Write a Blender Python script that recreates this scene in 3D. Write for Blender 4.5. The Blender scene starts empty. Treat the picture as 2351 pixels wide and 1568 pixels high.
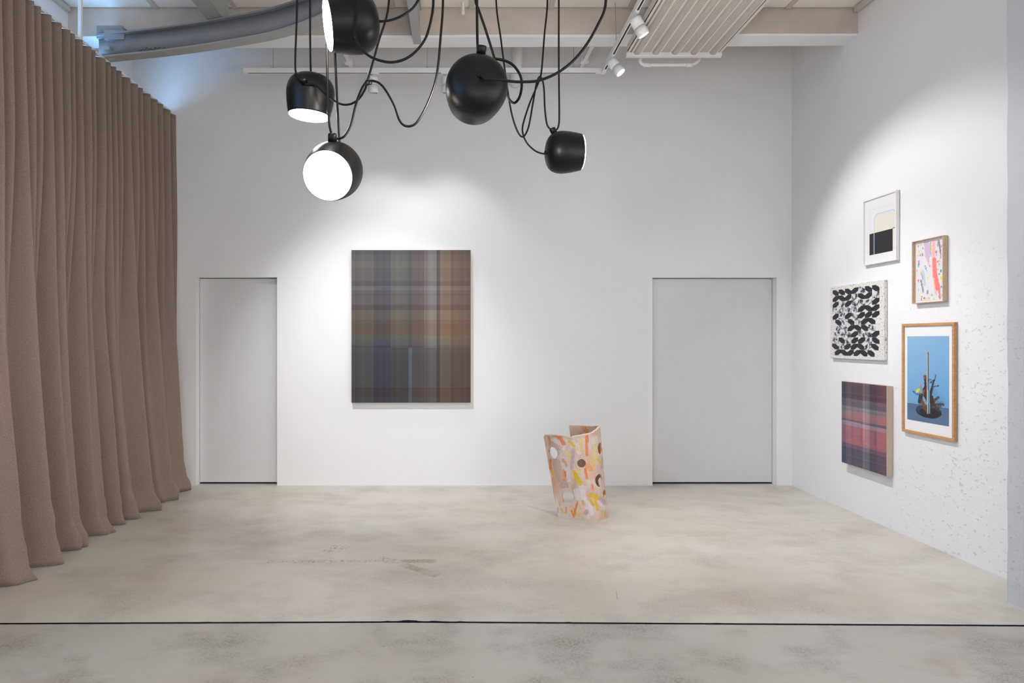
import bpy, bmesh, math, random
import numpy as np
from mathutils import Vector, Matrix, noise as mnoise

# ------------------------------------------------------------------ camera, world, exposure
F = 1500.0          # focal length in pixels of the 2351 x 1568 frame
H = 1.523           # eye height
CX, CY = 1050.0, 780.0
scene = bpy.context.scene
cam_data = bpy.data.cameras.new('camera')
cam_data.sensor_width = 36.0
cam_data.lens = F / 2351.0 * 36.0
cam_data.shift_x = (1175.5 - CX) / 2351.0
cam_data.shift_y = (CY - 784.0) / 2351.0
cam_data.clip_start = 0.05
cam = bpy.data.objects.new('camera', cam_data)
cam.location = (0, 0, H)
cam.rotation_euler = (math.radians(90), 0, 0)
scene.collection.objects.link(cam)
scene.camera = cam

world = bpy.data.worlds.new('world')
scene.world = world
world.use_nodes = True
bg = world.node_tree.nodes['Background']
bg.inputs['Color'].default_value = (0.45, 0.65, 1.0, 1)
bg.inputs['Strength'].default_value = 0.6

scene.view_settings.view_transform = 'Standard'
scene.view_settings.look = 'None'
scene.view_settings.exposure = 0.03
scene.view_settings.gamma = 1.0
scene.view_settings.use_curve_mapping = False

WIN_REAR = 105.0       # daylight through the rear window (W)
FILL_RIGHT = 140.0     # fill from an unseen window added in the right wall to side-light the curtain
WIN_SIDE = 95.0       # daylight through the uncovered side window
WIN_CURTAIN = 200.0   # daylight through the window behind the curtain
DAY_REAR = (1.0, 0.945, 0.885)
DAY_BLUE = (0.25, 0.55, 1.0)
SPOT_PAINT = 36.0
SPOT_WASH = 350.0
SPOT_RIGHT = 152.0
SPOT_SCULPT = 130.0
LAMP_EMIT = 135.0

# room
YB, XR, XL, YREAR = 6.818, 3.49, -3.39, -3.2
ZC = 4.413            # front ceiling
YBEAM = 5.69
C = scene.collection
rng = random.Random(7)


def lin(c):
    c = np.asarray(c, float) / 255.0
    return np.where(c <= 0.04045, c / 12.92, ((c + 0.055) / 1.055) ** 2.4)


def P(px, py, Y):
    return Vector(((px - CX) * Y / F, Y, H - (py - CY) * Y / F))


def FL(px, py):
    Y = H * F / (py - CY)
    return Vector(((px - CX) * Y / F, Y, 0))


# ------------------------------------------------------------------ materials
def new_mat(name):
    m = bpy.data.materials.new(name)
    m.use_nodes = True
    nt = m.node_tree
    return m, nt, nt.nodes['Principled BSDF']


def node(nt, typ, ins=None, **kw):
    n = nt.nodes.new(typ)
    for k, v in kw.items():
        setattr(n, k, v)
    for k, v in (ins or {}).items():
        if hasattr(v, 'is_output') or isinstance(v, bpy.types.NodeSocket):
            nt.links.new(v, n.inputs[k])
        else:
            n.inputs[k].default_value = v
    return n


def math_n(nt, op, a, b=0.0, clamp=False):
    n = node(nt, 'ShaderNodeMath', {0: a, 1: b}, operation=op)
    n.use_clamp = clamp
    return n.outputs[0]


def mix(nt, fac, a, b, typ='MIX'):
    n = nt.nodes.new('ShaderNodeMix')
    n.data_type = 'RGBA'
    n.blend_type = typ
    for idx, v in ((0, fac), (6, a), (7, b)):
        if isinstance(v, bpy.types.NodeSocket):
            nt.links.new(v, n.inputs[idx])
        else:
            if idx != 0 and len(v) == 3:
                v = (*v, 1)
            n.inputs[idx].default_value = v
    return n.outputs[2]


def pos(nt, scale=(1, 1, 1), loc=(0, 0, 0), rot=(0, 0, 0)):
    g = nt.nodes.new('ShaderNodeNewGeometry')
    m = node(nt, 'ShaderNodeMapping', {'Vector': g.outputs['Position'], 'Scale': scale, 'Location': loc, 'Rotation': rot})
    return m.outputs[0]


def noise_n(nt, vec, scale, detail=4, rough=0.55):
    return node(nt, 'ShaderNodeTexNoise', {'Vector': vec, 'Scale': scale, 'Detail': detail, 'Roughness': rough}).outputs[0]


def ramp(nt, fac, stops, interp='LINEAR'):
    n = nt.nodes.new('ShaderNodeValToRGB')
    n.color_ramp.interpolation = interp
    els = n.color_ramp.elements
    while len(els) < len(stops):
        els.new(0.5)
    for e, (p, c) in zip(els, stops):
        e.position = p
        e.color = (c, c, c, 1) if not hasattr(c, '__len__') else (*c[:3], 1)
    nt.links.new(fac, n.inputs[0])
    return n.outputs[0]


def bump(nt, bsdf, height, strength=0.3, dist=0.01):
    b = node(nt, 'ShaderNodeBump', {'Height': height, 'Strength': strength, 'Distance': dist})
    nt.links.new(b.outputs[0], bsdf.inputs['Normal'])


def simple(name, col, rough=0.5, metal=0.0, var=0.0, nscale=8.0, bmp=0.0, bscale=60.0, spec=None, coat=0.0):
    m, nt, b = new_mat(name)
    col = tuple(lin(col)) if max(col) > 1.0 else tuple(col)
    b.inputs['Roughness'].default_value = rough
    b.inputs['Metallic'].default_value = metal
    if spec is not None:
        b.inputs['Specular IOR Level'].default_value = spec
    if coat:
        b.inputs['Coat Weight'].default_value = coat
    p = pos(nt)
    n = noise_n(nt, p, nscale, 5)
    d = tuple(max(0, c * (1 - var)) for c in col)
    l = tuple(min(1, c * (1 + var)) for c in col)
    nt.links.new(ramp(nt, n, [(0.3, d), (0.7, l)]), b.inputs['Base Color'])
    if bmp:
        bump(nt, b, noise_n(nt, p, bscale, 4), bmp, 0.004)
    return m


def emit(name, col, strength):
    m, nt, b = new_mat(name)
    b.inputs['Base Color'].default_value = (*col, 1)
    b.inputs['Emission Color'].default_value = (*col, 1)
    b.inputs['Emission Strength'].default_value = strength
    return m


def wall_mat(name, col, rough_plaster=0.0):
    m, nt, b = new_mat(name)
    b.inputs['Roughness'].default_value = 0.75
    b.inputs['Specular IOR Level'].default_value = 0.25
    p = pos(nt)
    n1 = noise_n(nt, p, 0.9, 3)
    n2 = noise_n(nt, p, 14, 5)
    c = ramp(nt, n1, [(0.3, tuple(x * 0.985 for x in col)), (0.7, tuple(min(1, x * 1.01) for x in col))])
    if rough_plaster:
        # flaking paint: pits and trowel ridges, denser low and towards the pier
        pz = pos(nt, scale=(1.0, 0.55, 1.0))
        flake = noise_n(nt, pz, 48, 6, 0.66)
        pits = ramp(nt, flake, [(0.61, 0.0), (0.67, 1.0)])
        g = node(nt, 'ShaderNodeSeparateXYZ', {0: p})
        low = node(nt, 'ShaderNodeMapRange', {0: g.outputs[2], 1: 2.6, 2: 0.7, 3: 0.0, 4: 1.0}).outputs[0]
        near = node(nt, 'ShaderNodeMapRange', {0: g.outputs[1], 1: 5.6, 2: 4.3, 3: 0.15, 4: 1.0}).outputs[0]
        patch = ramp(nt, noise_n(nt, p, 2.1, 3), [(0.42, 0.0), (0.62, 1.0)])
        msk = math_n(nt, 'MULTIPLY', math_n(nt, 'MULTIPLY', low, near), math_n(nt, 'MULTIPLY_ADD', patch, 0.9))
        msk2 = math_n(nt, 'ADD', msk, 0.10)
        h1 = math_n(nt, 'MULTIPLY', pits, msk2)
        trowel = noise_n(nt, pos(nt, scale=(1, 1.0, 3.0)), 9, 5, 0.6)
        h = math_n(nt, 'ADD', math_n(nt, 'MULTIPLY', h1, -0.75), math_n(nt, 'MULTIPLY', trowel, 0.22))
        h = math_n(nt, 'ADD', h, math_n(nt, 'MULTIPLY', noise_n(nt, p, 45, 4), 0.10))
        bump(nt, b, h, rough_plaster, 0.012)
    else:
        bump(nt, b, n2, 0.03, 0.004)
    nt.links.new(c, b.inputs['Base Color'])
    return m


def floor_mat(name, stain_amt, tone):
    m, nt, b = new_mat(name)
    p = pos(nt)
    big = noise_n(nt, pos(nt, scale=(0.8, 1.1, 1), loc=(3.1, 0.4, 0)), 1.0, 4, 0.55)
    med = noise_n(nt, pos(nt, scale=(1.0, 1.25, 1), loc=(1.3, 5.0, 0)), 1.9, 7, 0.66)
    fine = noise_n(nt, p, 70, 4, 0.7)
    grain = noise_n(nt, p, 260, 2, 0.6)
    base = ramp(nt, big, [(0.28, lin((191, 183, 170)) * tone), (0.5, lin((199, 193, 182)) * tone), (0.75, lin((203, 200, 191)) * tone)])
    # worn grey stains where the aggregate shows
    st = ramp(nt, med, [(0.47, 0.0), (0.66, 1.0)])
    stain = math_n(nt, 'MULTIPLY', st, ramp(nt, fine, [(0.40, 0.25), (0.62, 1.0)]))
    c = mix(nt, math_n(nt, 'MULTIPLY', stain, stain_amt), base, tuple(lin((118, 109, 101))))
    # faint rust-pink blush
    pk = ramp(nt, noise_n(nt, pos(nt, scale=(1, 1.6, 1), loc=(9, 2, 0)), 1.3, 4), [(0.56, 0.0), (0.72, 1.0)])
    c = mix(nt, math_n(nt, 'MULTIPLY', pk, 0.35), c, tuple(lin((168, 148, 138))))
    # fine pitting
    spk = ramp(nt, grain, [(0.62, 0.0), (0.72, 1.0)])
    c = mix(nt, math_n(nt, 'MULTIPLY', spk, 0.5), c, tuple(lin((112, 105, 98))))
    chips = ramp(nt, noise_n(nt, pos(nt, scale=(1, 1.7, 1)), 34, 3, 0.6), [(0.70, 0.0), (0.72, 1.0)])
    c = mix(nt, math_n(nt, 'MULTIPLY', chips, 0.6), c, tuple(lin((105, 97, 90))))
    # two strips of old tape residue and a trail of flakes
    sx = node(nt, 'ShaderNodeSeparateXYZ', {0: p})

    def box_mask(cx, cy, hx, hy, rot):
        mp = node(nt, 'ShaderNodeMapping', {'Vector': p, 'Rotation': (0, 0, rot)}, vector_type='TEXTURE')
        mp.inputs['Location'].default_value = (cx, cy, 0)
        s = node(nt, 'ShaderNodeSeparateXYZ', {0: mp.outputs[0]})
        a = math_n(nt, 'LESS_THAN', math_n(nt, 'ABSOLUTE', s.outputs[0]), hx)
        d = math_n(nt, 'LESS_THAN', math_n(nt, 'ABSOLUTE', s.outputs[1]), hy)
        return math_n(nt, 'MULTIPLY', a, d)
    tape_tex = ramp(nt, noise_n(nt, p, 90, 3, 0.7), [(0.40, 0.0), (0.55, 1.0)])
    worn = ramp(nt, noise_n(nt, p, 9, 3), [(0.3, 0.1), (0.6, 1.0)])
    flk = ramp(nt, noise_n(nt, pos(nt, scale=(1, 1.5, 1)), 42, 4, 0.65), [(0.53, 0.0), (0.56, 1.0)])

    def seg(x1, y1, x2, y2, w):
        a, d = FL(x1, y1), FL(x2, y2)
        m_ = (a + d) / 2
        v = d - a
        return (m_.x, m_.y, v.length / 2, w / 2, math.atan2(v.y, v.x))
    t1 = box_mask(*seg(900, 1289, 1002, 1288, 0.075))
    t2 = box_mask(*seg(922, 1295, 1005, 1322, 0.075))
    tape = math_n(nt, 'MULTIPLY', math_n(nt, 'MAXIMUM', t1, t2), math_n(nt, 'MULTIPLY', tape_tex, worn))
    c = mix(nt, math_n(nt, 'MULTIPLY', tape, 0.9), c, tuple(lin((128, 112, 102))))
    f1 = box_mask(*seg(615, 1290, 880, 1287, 0.05))
    f2 = box_mask(*seg(748, 1268, 775, 1252, 0.07))
    f3 = box_mask(*seg(770, 1256, 800, 1259, 0.07))
    f4 = box_mask(*seg(870, 1282, 905, 1290, 0.10))
    fm = math_n(nt, 'MAXIMUM', math_n(nt, 'MAXIMUM', f1, f2), math_n(nt, 'MAXIMUM', f3, f4))
    c = mix(nt, math_n(nt, 'MULTIPLY', math_n(nt, 'MULTIPLY', fm, flk), 0.75), c, tuple(lin((108, 98, 88))))
    # thin scratches
    s1 = box_mask(*seg(1506, 1230, 1542, 1231, 0.006))
    s2 = box_mask(*seg(1578, 1230, 1626, 1230, 0.006))
    s3 = box_mask(*seg(1415, 1358, 1417, 1376, 0.004))
    s4 = box_mask(*seg(1516, 1354, 1553, 1358, 0.004))
    sm = math_n(nt, 'MAXIMUM', math_n(nt, 'MAXIMUM', s1, s2), math_n(nt, 'MAXIMUM', s3, s4))
    c = mix(nt, math_n(nt, 'MULTIPLY', sm, 0.55), c, tuple(lin((95, 88, 82))))
    nt.links.new(c, b.inputs['Base Color'])
    r = math_n(nt, 'MULTIPLY_ADD', med, 0.16)
    nt.links.new(node(nt, 'ShaderNodeMath', {0: med, 1: 0.18, 2: 0.27}, operation='MULTIPLY_ADD').outputs[0], b.inputs['Roughness'])
    b.inputs['Specular IOR Level'].default_value = 0.5
    bump(nt, b, math_n(nt, 'ADD', math_n(nt, 'MULTIPLY', fine, 0.5), math_n(nt, 'MULTIPLY', grain, 0.35)), 0.10, 0.004)
    return m


def curtain_mat():
    m, nt, b = new_mat('taupe_wool')
    p = pos(nt)
    n = noise_n(nt, p, 420, 3, 0.7)
    n2 = noise_n(nt, p, 130, 3, 0.6)
    c = ramp(nt, n, [(0.30, lin((102, 88, 78))), (0.5, lin((138, 121, 109))), (0.72, lin((174, 157, 144)))])
    c = mix(nt, 0.25, c, ramp(nt, n2, [(0.35, lin((112, 96, 86))), (0.65, lin((152, 135, 123)))]))
    nt.links.new(c, b.inputs['Base Color'])
    b.inputs['Roughness'].default_value = 0.95
    b.inputs['Specular IOR Level'].default_value = 0.1
    b.inputs['Sheen Weight'].default_value = 0.15
    b.inputs['Sheen Roughness'].default_value = 0.5
    bump(nt, b, n, 0.25, 0.002)
    return m


def attr_mat(name, rough=0.5, bmp=0.0, bscale=80, grain=0.04):
    m, nt, b = new_mat(name)
    a = nt.nodes.new('ShaderNodeVertexColor')
    a.layer_name = 'paint'
    p = pos(nt)
    n = noise_n(nt, p, bscale, 4)
    g = ramp(nt, n, [(0.3, 1.0 - grain * 2), (0.7, 1.0)])
    nt.links.new(mix(nt, 1.0, a.outputs[0], g, 'MULTIPLY'), b.inputs['Base Color'])
    b.inputs['Roughness'].default_value = rough
    if bmp:
        bump(nt, b, n, bmp, 0.004)
    return m


def wood_mat(name, col, dark, scale=(40, 3, 40)):
    m, nt, b = new_mat(name)
    n = noise_n(nt, pos(nt, scale=scale), 2.0, 5, 0.6)
    nt.links.new(ramp(nt, n, [(0.3, lin(dark)), (0.7, lin(col))]), b.inputs['Base Color'])
    b.inputs['Roughness'].default_value = 0.55
    return m


M = {}
M['wall'] = wall_mat('white_wall_paint', (0.80, 0.795, 0.79))
M['plaster'] = wall_mat('rough_white_plaster', (0.80, 0.795, 0.80), 0.6)
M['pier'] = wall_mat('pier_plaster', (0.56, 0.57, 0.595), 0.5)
M['door'] = simple('door_paint', (0.66, 0.66, 0.66), 0.35, var=0.01)
M['beam'] = simple('beam_plaster', (196, 184, 174), 0.85, var=0.08, nscale=5, bmp=0.5, bscale=28)
M['panel'] = simple('ceiling_board', (236, 231, 223), 0.7, var=0.02)
M['batten'] = simple('ceiling_batten', (196, 190, 180), 0.7, var=0.03)
M['dark'] = simple('dark_gap', (24, 22, 22), 0.9)
M['joint'] = simple('dark_joint', (34, 29, 30), 0.95, var=0.2)
M['floor'] = floor_mat('polished_concrete', 0.46, 1.0)
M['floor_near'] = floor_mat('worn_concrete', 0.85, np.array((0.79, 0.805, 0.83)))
M['curtain'] = curtain_mat()
M['white'] = simple('white_powder_coat', (224, 223, 221), 0.45, var=0.01)
M['steel'] = simple('grey_painted_steel', (134, 135, 139), 0.5, var=0.08, nscale=6)
M['steel_light'] = simple('pale_grey_steel', (158, 160, 158), 0.5, var=0.04)
M['black'] = simple('black_satin', (11, 11, 13), 0.38, var=0.05, spec=0.3)
M['cord'] = simple('black_rubber', (9, 9, 9), 0.42, var=0.05, spec=0.3)
M['diff'] = emit('lamp_diffuser', (1.0, 0.90, 0.78), LAMP_EMIT)
M['lens'] = emit('spot_lens', (1.0, 0.98, 0.95), 12.0)
M['wire'] = simple('steel_wire', (120, 118, 115), 0.4, metal=0.6)
M['radiator'] = simple('radiator_paint', (214, 209, 202), 0.5, var=0.03, nscale=12)
M['slot'] = simple('slot_shadow', (120, 110, 102), 0.8)
M['print'] = attr_mat('print_ink', 0.45, grain=0.01)
M['canvas'] = attr_mat('painted_canvas', 0.55, 0.12, 260, 0.03)
M['clay'] = attr_mat('painted_ceramic', 0.42, 0.35, 70, 0.06)
M['linen'] = simple('raw_canvas_edge', (196, 178, 162), 0.85, var=0.03, bmp=0.2, bscale=300)
M['oak'] = wood_mat('oak_frame_wood', (204, 157, 110), (178, 130, 86))
M['pale_wood'] = wood_mat('pale_maple_wood', (206, 180, 156), (184, 154, 128))
M['white_frame'] = simple('white_frame_paint', (228, 225, 226), 0.4, var=0.01)
M['mat_board'] = simple('mat_board', (232, 231, 230), 0.8, var=0.005)
M['tile_black'] = simple('black_glazed_tile', (26, 25, 30), 0.3, var=0.3, nscale=50)
M['glass'] = None


def marble():
    m, nt, b = new_mat('marbled_tile')
    n = noise_n(nt, pos(nt), 26, 5, 0.6)
    nt.links.new(ramp(nt, n, [(0.42, lin((30, 30, 38))), (0.50, lin((150, 150, 158))), (0.56, lin((208, 208, 210)))]), b.inputs['Base Color'])
    b.inputs['Roughness'].default_value = 0.35
    return m


def speck():
    m, nt, b = new_mat('speckled_panel')
    n = noise_n(nt, pos(nt, scale=(1, 0.7, 1)), 85, 4, 0.65)
    c = ramp(nt, n, [(0.34, lin((70, 68, 72))), (0.40, lin((206, 202, 196))), (0.6, lin((226, 224, 220)))])
    nt.links.new(c, b.inputs['Base Color'])
    b.inputs['Roughness'].default_value = 0.5
    bump(nt, b, n, 0.3, 0.003)
    return m


def glass():
    m, nt, b = new_mat('window_glass')
    nt.nodes.remove(b)
    t = nt.nodes.new('ShaderNodeBsdfTransparent')
    g = node(nt, 'ShaderNodeBsdfGlossy', {'Roughness': 0.02})
    mx = node(nt, 'ShaderNodeMixShader', {0: 0.06, 1: t.outputs[0], 2: g.outputs[0]})
    nt.links.new(mx.outputs[0], nt.nodes['Material Output'].inputs[0])
    return m


M['marble'] = marble()
M['speck'] = speck()
M['glass'] = glass()


# ------------------------------------------------------------------ mesh helpers
class MB:
    def __init__(self):
        self.v, self.f, self.s = [], [], []

    def add(self, verts, faces, smooth=False):
        o = len(self.v)
        self.v += [tuple(v) for v in verts]
        self.f += [tuple(i + o for i in f) for f in faces]
        self.s += [smooth] * len(faces)
        return self

    def box(self, x0, x1, y0, y1, z0, z1):
        v = [(x, y, z) for z in (z0, z1) for y in (y0, y1) for x in (x0, x1)]
        return self.add(v, [(0, 2, 3, 1), (4, 5, 7, 6), (0, 1, 5, 4), (2, 6, 7, 3), (0, 4, 6, 2), (1, 3, 7, 5)])

    def sweep(self, path, prof, caps=True, smooth=True, up=None):
        path = [Vector(p) for p in path]
        n, k = len(path), len(prof)
        tang = []
        for i in range(n):
            a, b = path[max(0, i - 1)], path[min(n - 1, i + 1)]
            tang.append((b - a).normalized())
        if up is None:
            t0 = tang[0]
            ref = Vector((0, 0, 1)) if abs(t0.z) < 0.9 else Vector((1, 0, 0))
            nrm = (ref - t0 * ref.dot(t0)).normalized()
        verts = []
        for i, p in enumerate(path):
            t = tang[i]
            if up is not None:
                side = t.cross(Vector(up)).normalized()
                nr = Vector(up)
            else:
                nrm = (nrm - t * nrm.dot(t)).normalized()
                side, nr = t.cross(nrm), nrm
            verts += [p + side * a + nr * b for a, b in prof]
        faces = []
        for i in range(n - 1):
            for j in range(k):
                j2 = (j + 1) % k
                faces.append((i * k + j, i * k + j2, (i + 1) * k + j2, (i + 1) * k + j))
        self.add(verts, faces, smooth)
        if caps:
            o = len(self.v) - n * k
            self.f.append(tuple(o + j for j in range(k))[::-1]); self.s.append(False)
            self.f.append(tuple(o + (n - 1) * k + j for j in range(k))); self.s.append(False)
        return self

    def tube(self, path, r, seg=10):
        return self.sweep(path, [(r * math.cos(2 * math.pi * j / seg), r * math.sin(2 * math.pi * j / seg)) for j in range(seg)])

    def lathe(self, prof, seg=64, mat=None):
        verts, faces = [], []
        n = len(prof)
        for i in range(seg):
            a = 2 * math.pi * i / seg
            for r, z in prof:
                verts.append((r * math.cos(a), r * math.sin(a), z))
        for i in range(seg):
            i2 = (i + 1) % seg
            for j in range(n - 1):
                faces.append((i * n + j, i2 * n + j, i2 * n + j + 1, i * n + j + 1))
        if mat is not None:
            verts = [mat @ Vector(v) for v in verts]
        return self.add(verts, faces, True)

    def build(self, name, mat, parent=None, weld=False):
        me = bpy.data.meshes.new(name)
        me.from_pydata(self.v, [], self.f)
        me.polygons.foreach_set('use_smooth', self.s)
        me.update()
        bm = bmesh.new(); bm.from_mesh(me)
        if weld:
            bmesh.ops.remove_doubles(bm, verts=bm.verts, dist=1e-5)
        bmesh.ops.recalc_face_normals(bm, faces=bm.faces)
        bm.to_mesh(me); bm.free()
        me.materials.append(mat)
        o = bpy.data.objects.new(name, me)
        C.objects.link(o)
        if parent:
            o.parent = parent
        return o


def tag(o, label=None, cat=None, group=None, kind=None):
    if label: o['label'] = label
    if cat: o['category'] = cat
    if group: o['group'] = group
    if kind: o['kind'] = kind
    return o


def empty(name, loc=(0, 0, 0), matrix=None):
    o = bpy.data.objects.new(name, None)
    o.empty_display_size = 0.05
    C.objects.link(o)
    o.matrix_world = matrix if matrix is not None else Matrix.Translation(loc)
    return o


def bevel(o, w=0.003, seg=2):
    m = o.modifiers.new('bevel', 'BEVEL')
    m.width = w; m.segments = seg; m.limit_method = 'ANGLE'
    return o


def spline(pts, n=14):
    pts = [Vector(p) for p in pts]
    pts = [pts[0] * 2 - pts[1]] + pts + [pts[-1] * 2 - pts[-2]]
    out = []
    for i in range(1, len(pts) - 2):
        p0, p1, p2, p3 = pts[i - 1:i + 3]
        # centripetal-ish: clamp tangents to the segment length
        L = (p2 - p1).length
        m1, m2 = (p2 - p0) * 0.5, (p3 - p1) * 0.5
        if m1.length > 1.3 * L: m1 = m1.normalized() * 1.3 * L
        if m2.length > 1.3 * L: m2 = m2.normalized() * 1.3 * L
        for k in range(n):
            t = k / n
            h = (2 * t**3 - 3 * t**2 + 1, t**3 - 2 * t**2 + t, -2 * t**3 + 3 * t**2, t**3 - t**2)
            out.append(p1 * h[0] + m1 * h[1] + p2 * h[2] + m2 * h[3])
    out.append(pts[-2])
    return out


# ------------------------------------------------------------------ setting: walls
DL = ((450 - CX) / 220.0, (636 - CX) / 220.0, 2.175)
DR = ((1498 - CX) / 220.0, (1783 - CX) / 220.0, 2.173)
ZT = 5.05
b = MB()
Y0, Y1 = YB, YB + 0.32
b.box(XL - 0.3, DL[0], Y0, Y1, -0.1, ZT)
b.box(DL[0], DL[1], Y0, Y1, DL[2], ZT)
b.box(DL[1], DR[0], Y0, Y1, -0.1, ZT)
b.box(DR[0], DR[1], Y0, Y1, DR[2], ZT)
b.box(DR[1], XR + 0.3, Y0, Y1, -0.1, ZT)
tag(b.build('wall_back', M['wall']), 'white painted end wall with two recessed doors and the large plaid painting', 'wall', kind='structure')

WC = (-2.6, 2.3, 0.3, 3.3)  # unseen opening, added so light rakes across the curtain folds
b = MB()
for a0, a1, c0, c1 in ((YREAR, WC[0], -0.1, ZT), (WC[0], WC[1], -0.1, WC[2]), (WC[0], WC[1], WC[3], ZT), (WC[1], YB, -0.1, ZT)):
    b.box(XR, XR + 0.3, a0, a1, c0, c1)
tag(b.build('wall_right', M['plaster']), 'rough white plaster wall hung with five small pictures', 'wall', kind='structure')

# pier with an uneven corner edge
def pier():
    zs = [i * 0.06 - 0.1 for i in range(87)]
    mb = MB()
    vs = []
    for z in zs:
        dx = 0.006 * mnoise.noise((3.3, z * 3.0, 0)) + 0.003 * mnoise.noise((7.1, z * 11, 0))
        dy = 0.010 * mnoise.noise((1.7, z * 2.6, 4.0)) + 0.004 * mnoise.noise((9.2, z * 12, 1.0))
        vs += [(XR + 0.02, 3.80 + dy, z), (3.20 + dx, 3.80 + dy, z), (3.20 + dx * 0.5, 2.9, z), (XR + 0.02, 2.9, z)]
    fs = []
    for i in range(len(zs) - 1):
        for j in range(4):
            fs.append((i * 4 + j, i * 4 + (j + 1) % 4, (i + 1) * 4 + (j + 1) % 4, (i + 1) * 4 + j))
    mb.add(vs, fs)
    return mb.build('wall_pier', M['pier'])
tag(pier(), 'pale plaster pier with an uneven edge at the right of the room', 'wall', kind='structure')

# left wall with two window openings (one behind the curtain, one nearer the viewer)
WA = (4.3, 6.3, 1.0, 3.75)
WB = (-2.4, 1.6, 0.9, 3.6)
b = MB()
def wall_strip(mb, x0, x1, ya, yb, wins):
    y = ya
    for (w0, w1, z0, z1) in sorted(wins):
        mb.box(x0, x1, y, w0, -0.1, ZT)
        mb.box(x0, x1, w0, w1, -0.1, z0)
        mb.box(x0, x1, w0, w1, z1, ZT)
        y = w1
    mb.box(x0, x1, y, yb, -0.1, ZT)
wall_strip(b, XL - 0.3, XL, YREAR, YB, [WA, WB])
tag(b.build('wall_left', M['wall']), 'white side wall behind the long taupe curtain', 'wall', kind='structure')
# rear wall behind the viewer
WR = (-1.6, 3.2, 0.2, 2.6)
b = MB()
b.box(XL - 0.3, WR[0], YREAR - 0.3, YREAR, -0.1, ZT)
b.box(WR[0], WR[1], YREAR - 0.3, YREAR, -0.1, WR[2])
b.box(WR[0], WR[1], YREAR - 0.3, YREAR, WR[3], ZT)
b.box(WR[1], XR + 0.3, YREAR - 0.3, YREAR, -0.1, ZT)
tag(b.build('wall_rear', M['wall']), 'white wall with a wide window behind the viewer', 'wall', kind='structure')


def window(n, axis, w, at, outward, power, col, label):
    r = empty('window_%d' % n, (0, 0, 0))
    tag(r, label, 'window', kind='structure')
    a0, a1, z0, z1 = w
    nb = max(2, round((a1 - a0) / 1.0))
    fr, gl = MB(), []
    d0, d1 = sorted((at + outward * 0.10, at + outward * 0.16))
    def bx(mb, p0, p1, q0, q1, e=0.0):
        if axis == 'x':
            mb.box(d0 + e, d1 - e, p0, p1, q0, q1)
        else:
            mb.box(p0, p1, d0 + e, d1 - e, q0, q1)
    t = 0.05
    for mb_args in ((a0, a1, z0, z0 + t), (a0, a1, z1 - t, z1), (a0, a0 + t, z0, z1), (a1 - t, a1, z0, z1)):
        bx(fr, *mb_args)
    for i in range(1, nb):
        p = a0 + (a1 - a0) * i / nb
        bx(fr, p - t / 2, p + t / 2, z0, z1)
    fr.build('window_frame', M['white'], r)
    for i in range(nb):
        p0, p1 = a0 + (a1 - a0) * i / nb, a0 + (a1 - a0) * (i + 1) / nb
        m = MB(); bx(m, p0 + t / 2, p1 - t / 2, z0 + t, z1 - t, 0.026)
        m.build('pane', M['glass'], r)
    ld = bpy.data.lights.new('daylight', 'AREA')
    ld.shape = 'RECTANGLE'; ld.size = a1 - a0 - 0.1; ld.size_y = z1 - z0 - 0.1
    ld.energy = power; ld.color = col
    lo = bpy.data.objects.new('daylight', ld); C.objects.link(lo); lo.parent = r
    mid, zm = (a0 + a1) / 2, (z0 + z1) / 2
    if axis == 'x':
        lo.location = (at + outward * 0.2, mid, zm)
        lo.rotation_euler = (math.radians(90), 0, math.radians(-90) if outward < 0 else math.radians(90))
    else:
        lo.location = (mid, at + outward * 0.2, zm)
        lo.rotation_euler = (math.radians(90), 0, math.radians(0))
    return r
# area lights shine along their local -Z
wr = window(1, 'y', WR, YREAR, -1, WIN_REAR, DAY_REAR, 'wide window behind the viewer')
wa = window(2, 'x', WA, XL, -1, WIN_CURTAIN, DAY_BLUE, 'window hidden behind the taupe curtain')
wb = window(3, 'x', WB, XL, -1, WIN_SIDE, DAY_BLUE, 'side window nearer the viewer than the curtain')

wc = window(4, 'x', WC, XR, 1, FILL_RIGHT, DAY_REAR, 'unseen window added in the right wall to light the curtain from the side')

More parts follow.
